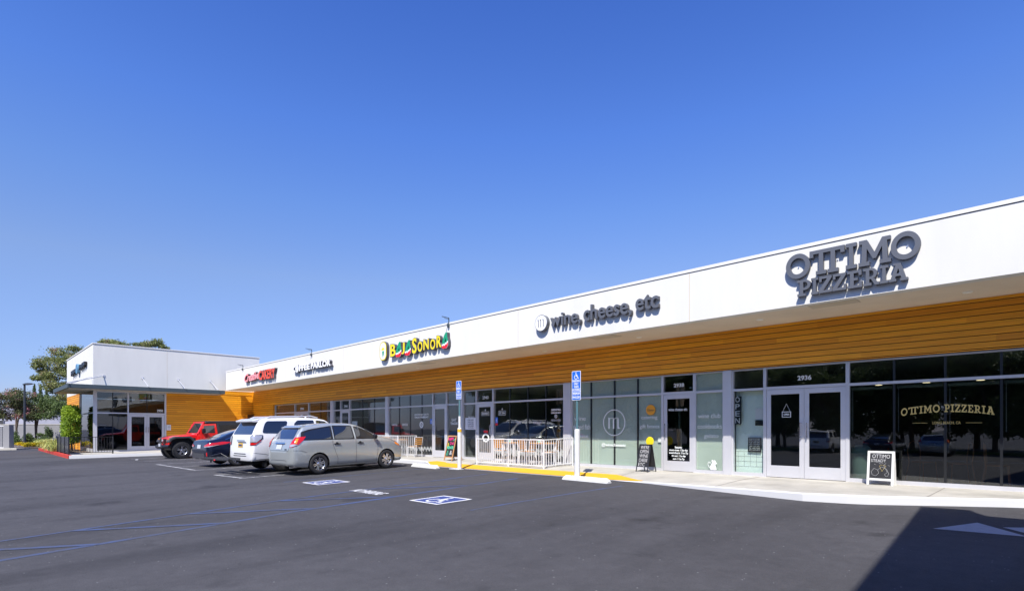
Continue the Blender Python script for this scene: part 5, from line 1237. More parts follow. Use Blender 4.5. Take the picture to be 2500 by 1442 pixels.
for sg in (-1, 1):
    h_ = jb(lambda q: q.lathe([(0, .035), (.085, .03), (.095, 0)], (2.895, sg * .40, .87), 'x', 20), 'headlight', 'lamp_clear', bevel=0, smooth=50)
    fl = [(1.62, .62), (1.95, 1.02), (2.06, 1.09), (2.72, 1.09), (2.93, 1.0), (3.02, .84), (2.98, .80), (2.84, .93), (2.68, 1.005), (2.12, 1.005), (2.03, .96), (1.76, .60)]
    jb(lambda q: q.prism(fl, lambda x, z, d: (x, sg * (.58 + d), z), .36), 'wheel_flare', 'car_plastic', bevel=.012)
    fl2 = [(-.66, .72), (-.52, 1.0), (-.38, 1.06), (.34, 1.06), (.46, .98), (.74, .58), (.62, .56), (.40, .92), (.30, .98), (-.34, .98), (-.44, .92), (-.56, .70)]
    jb(lambda q: q.prism(fl2, lambda x, z, d: (x, sg * (.74 + d), z), .17), 'wheel_flare', 'car_plastic', bevel=.012)
    jb(lambda q: q.box(2.90, 2.97, sg * .72 - .04, sg * .72 + .04, .93, 1.0), 'turn_signal', 'lamp_amber', bevel=.01)
    jb(lambda q: q.box(.74, 1.64, sg * .80 - .05, sg * .80 + .05, .40, .46), 'side_step', 'aluminium', bevel=.015)
    # door with its window frame
    dr = [(.74, .58), (1.55, .58), (1.58, 1.22), (1.44, 1.68), (.78, 1.70), (.74, 1.2)]; wn2 = [(.84, 1.22), (1.46, 1.22), (1.36, 1.60), (.86, 1.62)]
    q = MB(); ge = loops_geo([dr, wn2], .03); q.geo(ge, lambda x, y, z: (x, sg * (.785 - max(0, y - 1.2) * .16) + (z if sg > 0 else -z), y)); dd = q.build('door', 'paint_red', J, local=True)
    q = MB(); q.add([(x, sg * (.79 - max(0, z - 1.2) * .16), z) for x, z in wn2], [(0, 1, 2, 3)]); q.build('side_window', 'car_glass', dd, local=True)
    q = MB(); q.box(.84, .98, sg * .83 - .015, sg * .83 + .015, 1.06, 1.10); q.build('door_handle', 'black', dd, local=True)
    q = MB(); q.box(1.36, 1.50, sg * .80, sg * 1.0, 1.24, 1.46); q.build('wing_mirror', 'black', J, local=True, bevel=.03)
    q = MB(); q.add([(x, sg * (.805 - max(0, z - 1.2) * .16), z) for x, z in ((-.40, 1.28), (.62, 1.28), (.62, 1.64), (-.34, 1.62))], [(0, 1, 2, 3)]); q.build('quarter_window', 'car_glass', J, local=True)
jb(lambda q: q.prism([(-.56, 1.20), (.735, 1.20), (.735, 1.70), (1.30, 1.72), (1.28, 1.80), (1.0, 1.835), (-.2, 1.835), (-.44, 1.79)], lambda x, z, d: (x, (-.80 + d * 1.60) * (1 - max(0, z - 1.2) * .16 / .8), z), 1.0), 'hard_top', 'hardtop', bevel=.03)
def wsf(q):
    a = [(1.66, 1.20), (1.30, 1.80)]
    for sg in (-1, 1): q.bar((1.66, sg * .74, 1.18), (1.33, sg * .655, 1.78), .09, .07)
    q.bar((1.33, -.69, 1.77), (1.33, .69, 1.77), .10, .09); q.bar((1.66, -.77, 1.20), (1.66, .77, 1.20), .10, .08)
jb(wsf, 'windscreen_frame', 'paint_red', bevel=.02)
q = MB(); q.add([(1.665, -.72, 1.22), (1.665, .72, 1.22), (1.345, .64, 1.75), (1.345, -.64, 1.75)], [(0, 1, 2, 3)]); q.build('windscreen', 'car_glass', J, local=True)
q = MB(); q.path([(2.95, -.85, .62), (3.10, -.5, .60), (3.10, .5, .60), (2.95, .85, .62)], .09, 10); q.box(3.0, 3.18, -.30, .30, .50, .66); q.build('front_bumper', 'black_metal', J, smooth=40, local=True)
q = MB(); q.path([(2.98, -.36, .66), (3.14, -.30, .84), (3.14, .30, .84), (2.98, .36, .66)], .028, 8); q.build('bumper_hoop', 'black_metal', J, smooth=50, local=True)
q = MB(); q.box(3.185, 3.20, .04, .30, .62, .76); q.build('licence_plate', 'plate', J, local=True)
q = MB(); q.box(-.5, 2.8, -.45, .45, .42, .62); q.box(1.70, 2.80, .46, .725, .55, 1.0); q.box(1.70, 2.80, -.725, -.46, .55, 1.0); q.box(-.50, .60, .70, .795, .50, .99); q.box(-.50, .60, -.795, -.70, .50, .99); q.tube((0, -.7, .40), (0, .7, .40), .06, 10); q.tube((2.42, -.7, .40), (2.42, .7, .40), .06, 10); q.build('chassis', 'underbody', J, local=True)
class _J: pass
jj = Car.__new__(Car); jj.root = J; jj.wheels((2.42, 0), .80, .405, .29, .235, 5, chunky=True, double=True)
q = MB(); q.lathe([(.18, -.13), (.38, -.13), (.40, 0), (.38, .13), (.18, .13)], (-.78, 0, 1.0), 'x', 30); q.build('spare_wheel', 'tyre', J, smooth=40, local=True)

# ================================================================ STREET FURNITURE
# accessible-parking sign posts
def sign_post(x, y, ztop, wid, lines, label, band=False, zs=-.02, sleeve=.075):
    g0 = gz(y); o = thing('sign_post', label, 'sign', (x, y, g0), group='accessible parking signs')
    m = MB(); m.tube((x, y, g0), (x, y, zs), sleeve, 20); m.lathe([(sleeve, 0), (sleeve * .7, .02), (0, .025)], (x, y, zs), 'z', 20); m.build('bollard', 'white_paint', o, smooth=40)
    if band:
        m = MB(); m.tube((x, y, zs - .12), (x, y, zs - .02), sleeve + .003, 20); m.build('reflective_band', 'plate_yellow', o, smooth=40)
        m = MB(); m.tube((x, y, zs), (x, y, zs + .42), .04, 12); m.build('inner_sleeve', 'white_paint', o, smooth=40)
    H_ = .62 if band else .78
    m = MB(); m.tube((x, y, zs), (x, y, ztop - .08), .031, 12); m.build('pole', 'pole_green', o, smooth=40)
    zb = ztop - H_; x0, x1 = x - wid / 2, x + wid / 2; Y = y - .034
    m = MB(); m.geo(loops_geo([rrect(x0, x1, zb, ztop, .025)], .004), front(Y), 0)
    zr = zb + H_ * .30
    for a, b in ((zr + .006, ztop - .012), (zb + .012, zr - .006)): m.geo(loops_geo([rrect(x0 + .012, x1 - .012, a, b, .016)], .001), front(Y - .005), 1)
    sg_ = m.build('sign_plate', ['white_letter', 'sign_blue'], o)
    m = MB(); s_ = wid * .70; zc = ztop - .02 - s_ * 1.0
    add_isa(m, lambda a, b, c_: (x - s_ * .5 + a * s_, Y - .008 - c_, zc + b * s_), 0); m.build('wheelchair_symbol', 'white_letter', sg_)
    top, bot = lines; n = len(top); hh = (zc - .0 - zr - .01) / n
    for k, t in enumerate(top):
        z1 = zc - .004 - k * hh; m = MB(); ww = wid * (.40 if len(t) > 4 else .26) if len(t) < 9 else wid * .44; m.geo(fit(text_geo(t, .001, bold=.02), x - ww, x + ww, z1 - hh * .80, z1), front(Y - .008)); m.build('lettering', 'white_letter', sg_)
    hh = (zr - zb - .03) / 2
    for k, t in enumerate(bot):
        z1 = zr - .022 - k * hh; m = MB(); m.geo(fit(text_geo(t, .001, bold=.02), x - wid * .40, x + wid * .40, z1 - hh * .72, z1), front(Y - .008)); m.build('lettering', 'white_letter', sg_)
    return o
pR = G(1409, 1171); pL = G(1122, 1145)
tR = (pR.y - pR.x) * K; tL = (pL.y - pL.x) * K
sign_post(pR.x, pR.y, (1047 - 905.5) / F * tR, .30, (('PARKING', 'ONLY', 'VAN', 'ACCESSIBLE'), ('MINIMUM', 'FINE $250')), 'nearer blue parking sign on a white bollard, reading PARKING ONLY VAN ACCESSIBLE')
sign_post(pL.x, pL.y, (1047 - 929.5) / F * tL, .27, (('PARKING', 'ONLY'), ('MINIMUM', 'FINE $250')), 'farther blue accessible parking sign on a white bollard with a yellow band', band=True, zs=.02, sleeve=.07)
# flat white pad under the farther post
m = MB(); m.box(pL.x - .42, pL.x + .1, pL.y - .12, pL.y + .1, gz(pL.y) - .02, gz(pL.y) + .02); tag(m.build('post_pad', 'kerb_white'), 'flat white painted pad at the foot of the farther sign post', 'pad')
# wheel stops
def wheel_stop(x, y, L, lab, rot=0):
    o = thing('wheel_stop', lab, 'wheel stop', (x, y, gz(y)), rot, group='concrete wheel stops')
    prof = [(-.09, -.02), (.09, -.02), (.085, .06), (.05, .12), (-.05, .12), (-.085, .06)]; n = 6; vs = []
    for xx, s_ in ((-L / 2, .45), (-L / 2 + .10, 1), (-L * .2, .98), (0, 1.0), (L * .22, .97), (L / 2 - .10, 1), (L / 2, .45)): vs += [(xx, a, b * (s_ if b > 0 else 1)) for a, b in prof]
    q = MB(); q.add(vs, [(i * n + j, i * n + (j + 1) % n, (i + 1) * n + (j + 1) % n, (i + 1) * n + j) for i in range(6) for j in range(n)] + [tuple(range(n)), tuple(range(6 * n, 7 * n))[::-1]])
    b_ = q.build('block', 'white_paint', o, local=True, bevel=.01)
    q = MB()
    for xx in (-L * .33, L * .33): q.lathe([(0, .005), (.018, .005), (.02, 0)], (xx, 0, .118), 'z', 10); 
    q.build('anchor_bolt', 'rim_dark', o, local=True)
    return o
wheel_stop(-8.85, 11.60, 1.55, 'chipped white concrete wheel stop at the foot of the nearer sign post', R(-3))
wheel_stop(-16.05, 11.66, 1.60, 'white concrete wheel stop by the nose of the silver wagon', R(-3))
wheel_stop(-29.6, 12.0, 1.6, 'white concrete wheel stop behind the red off-roader', 0)
# white patio railing
def railing(name, label, pts, h, m_, pitch, rod=.009, solid=(), cat='railing', group=None, post_sz=.045, zf=None):
    o = thing(name, label, cat, (*pts[0], zf(*pts[0])), group=group)
    for k, (a, b) in enumerate(zip(pts, pts[1:])):
        A = Vector((*a, zf(*a))); Bv = Vector((*b, zf(*b))); L = (Bv - A).length; up_ = Vector((0, 0, 1))
        q = MB(); q.bar(A + up_ * h, Bv + up_ * h, .04, .03); q.build('top_rail', m_, o)
        q = MB(); q.bar(A + up_ * .09, Bv + up_ * .09, .03, .03); q.build('bottom_rail', m_, o)
        n = max(1, int(L / pitch))
        if k in solid:
            q = MB(); q.bar(A + up_ * (h + .09) / 2, Bv + up_ * (h + .09) / 2, .012, h - .12); q.build('solid_panel', m_, o)
        else:
            for i in range(1, n):
                p = A.lerp(Bv, i / n); q = MB(); q.bar(p + up_ * .10, p + up_ * (h - .01), rod * 2, rod * 2); q.build('baluster', m_, o)
        for i in range(int(round(L / 1.7)) + 1):
            p = A.lerp(Bv, i / max(1, round(L / 1.7)))
            if i == 0 and k > 0: continue
            q = MB(); q.bar(p, p + up_ * (h + .02), post_sz, post_sz); q.build('post', m_, o)
    return o
railing('patio_railing', 'white metal patio railing around tables in front of the 2940 window', [(-14.82, 13.05), (-11.62, 13.05), (-11.5, 14.35)], .92, 'white_metal', .105, zf=walk_z, group='white patio railings')
railing('patio_railing', 'white metal patio railing behind the silver wagon bonnet', [(-24.3, 14.3), (-24.3, 13.35), (-20.35, 13.35), (-20.35, 14.3)], .92, 'white_metal', .105, zf=walk_z, group='white patio railings')
railing('corner_railing', 'black metal railing with solid side panels on the kerb of the corner shop', [(-42.3, 3.98), (-37.35, 3.98), (-37.7, 5.95)], .93, 'black_metal', .13, solid=(0,), zf=lambda x, y: ZWS, rod=.010, post_sz=.06)
# patio chairs and tables
def chair(label):
    o = thing('patio_chair', label, 'chair', group='patio chairs'); 
    q = MB()
    for sx in (-.22, .22): q.path([(sx, -.22, 0), (sx, -.22, .44)], .012, 8); q.path([(sx, .22, 0), (sx, .20, .45), (sx, .27, .86)], .012, 8); q.path([(sx, -.22, .44), (sx, .20, .44)], .012, 8)
    q.path([(-.22, .27, .86), (.22, .27, .86)], .012, 8); q.path([(-.22, -.22, .44), (.22, -.22, .44)], .012, 8); q.build('frame', 'white_metal', o, smooth=50, local=True)
    for k in range(4):
        q = MB(); q.box(-.20, .20, -.20 + k * .105, -.115 + k * .105, .445, .462); q.build('seat_slat', 'chair_wood', o, local=True, bevel=.004)
    for k in range(4):
        q = MB(); z = .53 + k * .085; y = .215 + (z - .45) * .13; q.bar((-.205, y, z + .035), (.205, y, z + .035), .016, .072); q.build('back_slat', 'chair_wood', o, local=True, bevel=.004)
    return o
def table(label):
    o = thing('patio_table', label, 'table', group='patio tables')
    q = MB(); q.box(-.33, .33, -.33, .33, .72, .75); q.build('tabletop', 'chair_wood', o, local=True, bevel=.008)
    for sx in (-.28, .28):
        for sy in (-.28, .28): q = MB(); q.bar((sx, sy, 0), (sx, sy, .72), .03, .03); q.build('leg', 'white_metal', o, local=True)
    q = MB(); q.box(-.30, .30, -.30, .30, .69, .715); q.build('apron', 'white_metal', o, local=True)
    return o
ch0 = tb0 = None
chairs = [(-14.25, 13.75, 75, 'wood-slat patio chair at the left end inside the railed patio by door 2940'), (-13.15, 13.9, -80, 'wood-slat patio chair in the middle of the railed patio'), (-11.95, 13.75, -62, 'wood-slat patio chair at the right end inside the railed patio'),
          (-12.8, 13.55, 100, 'wood-slat patio chair facing the right-hand patio table'), (-19.95, 13.95, -85, 'wood-slat patio chair standing outside the farther white railing'), (-22.1, 14.0, 90, 'wood-slat patio chair inside the farther white railing')]
for x, y, r_, lab in chairs:
    if ch0 is None: ch0 = chair(lab); o = ch0
    else: o = copy_tree(ch0); o['label'] = lab
    o.location = (x, y, walk_z(x, y)); o.rotation_euler = (0, 0, R(r_))
for x, y, lab in ((-13.7, 13.8, 'square wood patio table at the left inside the railed patio'), (-12.45, 13.95, 'square wood patio table at the right inside the railed patio'), (-21.3, 13.95, 'square wood patio table behind the farther white railing')):
    if tb0 is None: tb0 = table(lab); o = tb0
    else: o = copy_tree(tb0); o['label'] = lab
    o.location = (x, y, walk_z(x, y))
for x, y, lab in ((-13.75, 13.7, 'green and white napkin box on the left patio table'), (-12.5, 13.85, 'green and white napkin box on the right patio table')):
    o = thing('napkin_box', lab, 'napkin box', (x, y, walk_z(x, y) + .75), group='napkin boxes')
    q = MB(); q.box(-.06, .06, -.06, .06, .0, .12); q.build('holder', 'white_metal', o, local=True, bevel=.006); q = MB(); q.box(-.05, .05, -.063, .063, .02, .07); q.build('band', 'chalk_green', o, local=True)
# A-frame boards
def aframe(x, y, z, rot, w_, h_, fm, label, spread=.30, legs=.10, border=.045):
    o = thing('a_frame_sign', label, 'sandwich board', (x, y, z), rot, group='sandwich boards')
    a = math.atan2(spread / 2, h_)
    for sg, nm in ((-1, 'front_board'), (1, 'back_board')):
        def fn(u, v, d, sg=sg):   # u across, v up the board, d outwards
            return (u, sg * (spread / 2 - v * math.sin(a)) + sg * d, v * math.cos(a))
        q = MB(); b = border
        for (u0, u1, v0, v1) in ((-w_ / 2, -w_ / 2 + b, 0, h_), (w_ / 2 - b, w_ / 2, 0, h_), (-w_ / 2 + b, w_ / 2 - b, h_ - b, h_), (-w_ / 2 + b, w_ / 2 - b, legs, legs + b)):
            q.prism([(u0, v0), (u1, v0), (u1, v1), (u0, v1)], fn, .022)
        fr = q.build(nm, fm, o, local=True)
        q = MB(); q.prism([(-w_ / 2 + b, legs + b), (w_ / 2 - b, legs + b), (w_ / 2 - b, h_ - b), (-w_ / 2 + b, h_ - b)], lambda u, v, d: fn(u, v, d + .004), .008); q.build('chalkboard', 'chalk', fr, local=True)
        if sg < 0: keep = (fr, fn)
    return o, keep[0], keep[1]
def chalk_text(fr, fn, t, u0, u1, v0, v1, m_='chalk_white', bold=.0):
    q = MB(); q.geo(fit(text_geo(t, .002, bold=bold), u0, u1, v0, v1), lambda x, y, z: fn(x, y, .018 + z)); q.build('chalk_lettering', m_, fr, local=True)
def chalk_line(fr, fn, pts, m_='chalk_white', w_=.008, name='chalk_drawing'):
    q = MB()
    for a, b in zip(pts, pts[1:]): q.bar(fn(*a, .017), fn(*b, .017), w_, .002, up=(0, 1, 0))
    q.build(name, m_, fr, local=True)
p = GZ(2147, 1184, ZS)
o, fr, fn = aframe(p.x, p.y + .18, ZS, R(-4), .50, .74, 'white_paint', 'white framed chalkboard reading OTTIMO STEADY in front of the dark pizzeria window', border=.045, legs=.10, spread=.20)
chalk_text(fr, fn, 'OTTIMO', -.16, .17, .585, .67, 'chalk_white'); chalk_text(fr, fn, 'STEADY', -.18, .10, .50, .565)
for pts, mm in (([(-.15, .22), (-.17, .29), (-.12, .36), (-.05, .33), (-.03, .26), (-.08, .20), (-.15, .22)], 'chalk_white'), ([(-.05, .33), (.02, .40), (.10, .36), (.13, .28), (.08, .24)], 'chalk_white'), ([(.08, .24), (.10, .20), (.14, .20), (.16, .26), (.12, .34), (.08, .38), (.06, .44), (.10, .48)], 'chalk_white'),
                ([(-.02, .42), (.04, .44), (.10, .42), (.03, .30), (-.02, .42)], 'gold_vinyl'), ([(-.12, .46), (-.09, .44)], 'chalk_white'), ([(.14, .44), (.17, .42)], 'chalk_white'), ([(-.04, .50), (.0, .46), (.05, .48)], 'chalk_white')): chalk_line(fr, fn, pts, mm, .0035)
p = GZ(1577, 1150, ZS)
o, fr, fn = aframe(p.x, p.y, ZS, R(-8), .42, .80, 'black_metal', "black sandwich board lettered WE'RE OPEN WINE CHEESE ETC, yellow disc behind", border=.02, legs=.14, spread=.36)
for k, t in enumerate(("WE'RE", 'OPEN', 'WINE', 'CHEESE', 'ETC')):
    chalk_text(fr, fn, t, -.15, .15 if t != 'ETC' else .08, .665 - k * .125, .76 - k * .125, bold=-.0)
q = MB(); q.lathe([(0, -.01), (.13, -.01), (.135, 0), (.13, .01), (0, .01)], (.06, .10, .86), 'y', 28); q.build('yellow_disc', 'yellow', o, local=True, smooth=40)
p = GZ(1101, 1124, -1.23)
o, fr, fn = aframe(p.x, p.y + .1, walk_z(p.x, p.y), R(2), .50, 1.0, 'wood_trim', 'wood framed chalkboard with pink and green menu lettering beside the EAT TACOS window', border=.045, legs=.12, spread=.50)
chalk_text(fr, fn, 'HAPPY', -.20, .12, .80, .92, 'magenta', .02); chalk_text(fr, fn, '2-6', -.05, .16, .64, .75, 'magenta', .02); chalk_text(fr, fn, 'MON-FRI', -.18, .18, .46, .58, 'chalk_green', .02); chalk_text(fr, fn, '&', .02, .16, .24, .40, 'chalk_white')
chalk_line(fr, fn, [(.10, .82), (.20, .88), (.16, .80), (.10, .82)], 'chalk_green', .01); chalk_line(fr, fn, [(-.18, .62), (-.14, .70), (-.11, .62), (-.14, .56), (-.18, .62)], 'yellow', .014); chalk_line(fr, fn, [(-.16, .22), (-.10, .40), (-.06, .24), (-.16, .22)], 'chalk_green', .014)
q = MB(); q.box(-.26, .26, .235, .245, .02, .9)
# items seen behind the pizzeria glass
o = thing('waste_bin', 'pale mint round-topped bin inside the pizzeria window behind the white chalkboard', 'bin', (fx(2103, 14.95), 14.95, ZS))
q = MB(); q.lathe([(0, .0), (.19, 0), (.20, .05), (.20, .68), (.185, .76), (.13, .83), (.0, .86)], (0, 0, 0), 'z', 32); q.build('drum', 'mint_bin', o, local=True, smooth=50)
q = MB(); q.lathe([(.202, .60), (.206, .605), (.202, .61)], (0, 0, 0), 'z', 32); q.build('lid_seam', 'blind', o, local=True)
o = thing('open_sign', 'black hanging sign with white vertical letters OPEN inside the pale green bay', 'sign', (fx(1802, YG + .06), YG + .06, .5))
a = onY(1793, 967, YG + .06); b = onY(1810, 1035, YG + .06)
q = MB(); q.geo(loops_geo([rrect(a.x, b.x, b.z, a.z, .03)], .03), front(YG + .07)); q.build('board', 'black', o)
for k, t in enumerate('OPEN'):
    hz = (a.z - b.z) / 4; q = MB(); q.geo(fit(text_geo(t, .002, bold=.0), a.x + .035, b.x - .035, a.z - (k + 1) * hz + .025, a.z - k * hz - .02), front(YG + .038)); q.build('letter', 'white_letter', o)
for t in (a.x + .05, b.x - .05): q = MB(); q.tube((t, YG + .055, a.z), (t, YG + .055, .99), .003, 5); q.build('hanging_wire', 'rim_dark', o)
o = thing('hours_board', 'small black letter board with white opening hours behind the pale green bay', 'notice board', (fx(1842, YG + .1), YG + .1, -.1))
a = onY(1826, 1067, YG + .1); b = onY(1858, 1103, YG + .1); q = MB(); q.box(a.x, b.x, YG + .10, YG + .13, b.z, a.z); q.build('board', 'black', o, bevel=.005)
for k, t in enumerate(('BUSINESS HOURS', 'MON 11AM-9PM', 'TUE 11AM-9PM', 'WED 11AM-9PM', 'THU 11AM-9PM', 'FRI 11AM-10PM', 'SAT 11AM-10PM')):
    h_ = (a.z - b.z) / 8; q = MB(); q.geo(fit(text_geo(t, .001), a.x + .03, b.x - .03, a.z - (k + 1.1) * h_, a.z - (k + .45) * h_), front(YG + .098)); q.build('lettering', 'white_vinyl', o)
o = thing('wall_papers', 'pale notice sheet above a black device on the mint wall', 'notice', (fx(1854, YG + .14), YG + .14, .4))
a = onY(1844, 996, YG + .14); b = onY(1863, 1023, YG + .14); q = MB(); q.box(a.x, b.x, YG + .14, YG + .15, b.z, a.z); q.build('sheet', 'paper', o)
b2 = onY(1863, 1038, YG + .14); q = MB(); q.box(a.x, b.x, YG + .12, YG + .15, b2.z, b.z - .02); q.build('device', 'black', o, bevel=.01)
# roller blinds behind the pizzeria glass
for (l, r_) in ((2078, 2178), (2190, 2303), (2315, 2440), (2452, 2560)):
    o = thing('roller_blind', 'rolled-up pale blind in the pizzeria window, pane %s' % {2078: 'beside the double doors', 2190: 'above the word OTTIMO', 2315: 'above the word PIZZERIA', 2452: 'at the right edge of the photo'}[l], 'blind', (fx((l + r_) / 2, YG + .15), YG + .15, ZT0), group='roller blinds')
    q = MB(); q.tube((fx(l, YG + .15), YG + .15, ZT0 - .06), (fx(r_, YG + .15), YG + .15, ZT0 - .06), .035, 12); q.build('roll', 'blind', o, smooth=50)
    q = MB(); q.tube((fx(l, YG + .15) + .03, YG + .13, ZT0 - .06), (fx(l, YG + .15) + .03, YG + .13, -.05), .006, 6); q.build('pull_cord', 'white_metal', o)
# bent-wood chairs in the pizzeria
def cafe_chair(lab):
    o = thing('cafe_chair', lab, 'chair', group='copper cafe chairs'); q = MB()
    for sx in (-.19, .19): q.path([(sx * 1.1, -.2, 0), (sx, -.17, .45)], .013, 8); 
    pts = [(-.22, .24, 0), (-.17, .18, .45), (-.20, .20, .70), (-.13, .21, .88), (0, .22, .93), (.13, .21, .88), (.20, .20, .70), (.17, .18, .45), (.22, .24, 0)]
    q.path(pts, .013, 8); q.build('frame', 'copper', o, smooth=50, local=True)
    q = MB(); q.lathe([(0, .43), (.20, .43), (.21, .45), (.19, .465), (0, .465)], (0, 0, 0), 'z', 28); q.build('seat', 'copper', o, smooth=50, local=True); return o
cf0 = None
for x, y, r_, lab in ((-.95, 15.5, 90, 'copper bent-metal cafe chair behind the last black mullion'), (-.15, 15.4, 80, 'copper bent-metal cafe chair at the right edge of the photo'), (-2.3, 15.9, 60, 'faint copper cafe chair behind the OTTIMO window lettering'), (-1.6, 15.7, -70, 'faint copper cafe chair behind the PIZZERIA window lettering')):
    if cf0 is None: cf0 = cafe_chair(lab); o = cf0
    else: o = copy_tree(cf0); o['label'] = lab
    o.location = (x, y, ZS); o.rotation_euler = (0, 0, R(r_))
# small ceiling lamps glowing inside
for k, (x, y) in enumerate(((-2.9, 16.4), (-1.9, 17.4), (-1.5, 18.0), (-.7, 16.2), (-2.4, 19.0))):
    pass

# ================================================================ VEGETATION AND BACKGROUND
def leaves(mb, c, rad, n, size, rnd, flat=.0, shell=.55):
    for _ in range(n):
        while True:
            d = Vector((rnd.uniform(-1, 1), rnd.uniform(-1, 1), rnd.uniform(-1, 1)))
            if .05 < d.length < 1: break
        d = d.normalized() * (shell + (1 - shell) * rnd.random()) ** 1 * (rnd.random() ** .25)
        if rnd.random() < .16: d *= rnd.uniform(1.1, 1.45)
        p = Vector((c[0] + d.x * rad[0], c[1] + d.y * rad[1], c[2] + d.z * rad[2]))
        a = Vector((rnd.gauss(0, 1), rnd.gauss(0, 1), rnd.gauss(0, 1))).normalized(); b = a.orthogonal().normalized(); s_ = size * rnd.uniform(.6, 1.35)
        b = (b * math.cos(rnd.random() * 6) + a.cross(b) * math.sin(rnd.random() * 6)).normalized(); e = a.cross(b)
        mb.add([p - b * s_ * .5, p + e * s_ * .28, p + b * s_ * .55, p - e * s_ * .28], [(0, 1, 2, 3)])
def tree(name, label, base, trunks, clumps, leaf, size, n, seed, group=None, tr=.12, cat='tree'):
    rnd = random.Random(seed); o = thing(name, label, cat, base, group=group); bx_, by_, bz_ = base
    q = MB()
    for tp in trunks:
        pts = [Vector(base)] + [Vector((bx_ + a, by_ + b, bz_ + c_)) for a, b, c_ in tp]
        for i, (a, b) in enumerate(zip(pts, pts[1:])): q.tube(a, b, tr * (1 - .75 * i / len(pts)), 7, tr * (1 - .75 * (i + 1) / len(pts)))
    for (cx_, cy_, cz_, rx, ry, rz, k) in clumps:       # a limb into every clump
        tip = Vector((bx_ + cx_, by_ + cy_, bz_ + cz_)); st = min((Vector((bx_ + a, by_ + b, bz_ + c_)) for tp in trunks for a, b, c_ in tp), key=lambda v: (v - tip).length)
        q.tube(st, tip, tr * .35, 5, tr * .08)
        for _ in range(3): t2 = tip + Vector((rnd.uniform(-rx, rx), rnd.uniform(-ry, ry), rnd.uniform(-rz, rz))) * .7; q.tube(st.lerp(tip, .6), t2, tr * .16, 4, tr * .04)
    q.build('trunk', 'bark', o)
    q = MB()
    for (cx_, cy_, cz_, rx, ry, rz, k) in clumps:
        for s_ in range(6):   # sub clumps make an uneven outline
            o2 = Vector((rnd.uniform(-1, 1) * rx, rnd.uniform(-1, 1) * ry, rnd.uniform(-1, 1) * rz)) * .62
            f = rnd.uniform(.42, .74); leaves(q, (bx_ + cx_ + o2.x, by_ + cy_ + o2.y, bz_ + cz_ + o2.z), (rx * f, ry * f, rz * f), int(n * k / 6), size, rnd)
    q.build('crown', leaf, o); return o
def at(px, t, z): d = ray(px, HY); return Vector((d.x * t, d.y * t, z))
GW = gz(12)
# big olive-green tree behind the corner shop
def cl(px, py, t, base, rx, rz, k, dt=0):
    d = ray(px, py) * (t + dt); return (d.x - base[0], d.y - base[1], d.z - base[2], rx, rx, rz, k)
b = at(175, 62, -1.5); b = (b.x, b.y, b.z)
tree('tree', 'large loose olive-green tree rising behind the corner shop roof', b, [[(0, 0, 3), (-.4, .3, 5), (-1.0, .5, 7)], [(0, 0, 3), (.8, 0, 5.5), (1.6, 0, 7.5)]],
     [cl(*a, 62, b, r1, r2, k) for a, r1, r2, k in (((150, 870), 1.9, 1.1, 1.0), ((190, 865), 1.6, .9, .8), ((120, 885), 1.5, .8, .7), ((110, 915), 1.4, .7, .7), ((150, 910), 1.8, 1.0, .9), ((140, 940), 1.6, .8, .7), ((180, 900), 1.8, 1.1, .8), ((100, 900), .9, .6, .35), ((160, 965), 1.4, .8, .4), ((125, 955), 1.0, .6, .4))], 'leaf_olive', .17, 2600, 3, tr=.22)
b = at(330, 72, -1.5); b = (b.x, b.y, b.z)
tree('tree', 'tree crown showing above the flat roof of the corner shop', b, [[(0, 0, 4), (-1, 1, 7), (-2, 1, 8.5)], [(0, 0, 4), (1.5, 0, 7), (3, 0, 8.5)]],
     [cl(*a, 72, b, r1, r2, k) for a, r1, r2, k in (((275, 838), 1.6, .9, 1.0), ((310, 848), 1.8, .9, 1.0), ((350, 848), 1.6, .8, .9), ((375, 842), 1.3, .75, .8), ((395, 850), 1.0, .6, .4), ((255, 840), .9, .5, .4))], 'leaf_olive', .17, 2200, 5, tr=.22)
# crape myrtle with pink flowers, darker trees, cypresses
b = at(40, 64, -1.4); b = (b.x, b.y, b.z)
tree('tree', 'crape myrtle with pink blossom at the far left edge', b, [[(-.3, 0, 1.5), (-.9, 0, 3)], [(.3, 0, 1.5), (.9, .2, 3)], [(0, 0, 2), (0, 0, 3.5)]],
     [cl(*a, 64, b, r1, r2, k) for a, r1, r2, k in (((10, 975), 1.8, .9, 1), ((40, 965), 1.7, .9, 1), ((15, 1005), 1.8, .9, 1), ((50, 990), 1.6, 1.0, 1), ((-20, 990), 1.7, 1.2, .8), ((60, 1005), 1.2, .9, .6))], 'leaf_pink', .17, 2400, 8, tr=.12)
b = at(88, 66, -1.4); b = (b.x, b.y, b.z)
tree('tree', 'dark multi-stemmed tree with sparse leaves behind the wall, right of the lamp post', b, [[(-.8, 0, 1.5), (-1.4, 0, 3)], [(.5, 0, 1.5), (1.2, .2, 3.2)], [(0, 0, 2), (.2, 0, 3.5)]],
     [cl(*a, 66, b, r1, r2, k) for a, r1, r2, k in (((75, 985), 1.4, 1.0, .6), ((100, 975), 1.6, 1.0, .8), ((130, 985), 1.7, 1.0, .8), ((90, 1010), 1.7, .9, .8), ((125, 1010), 1.7, .9, .7), ((152, 995), 1.5, 1.2, .6), ((60, 1000), 1.2, .8, .4))], 'leaf_dark', .17, 2200, 11, tr=.12)
cy0 = None
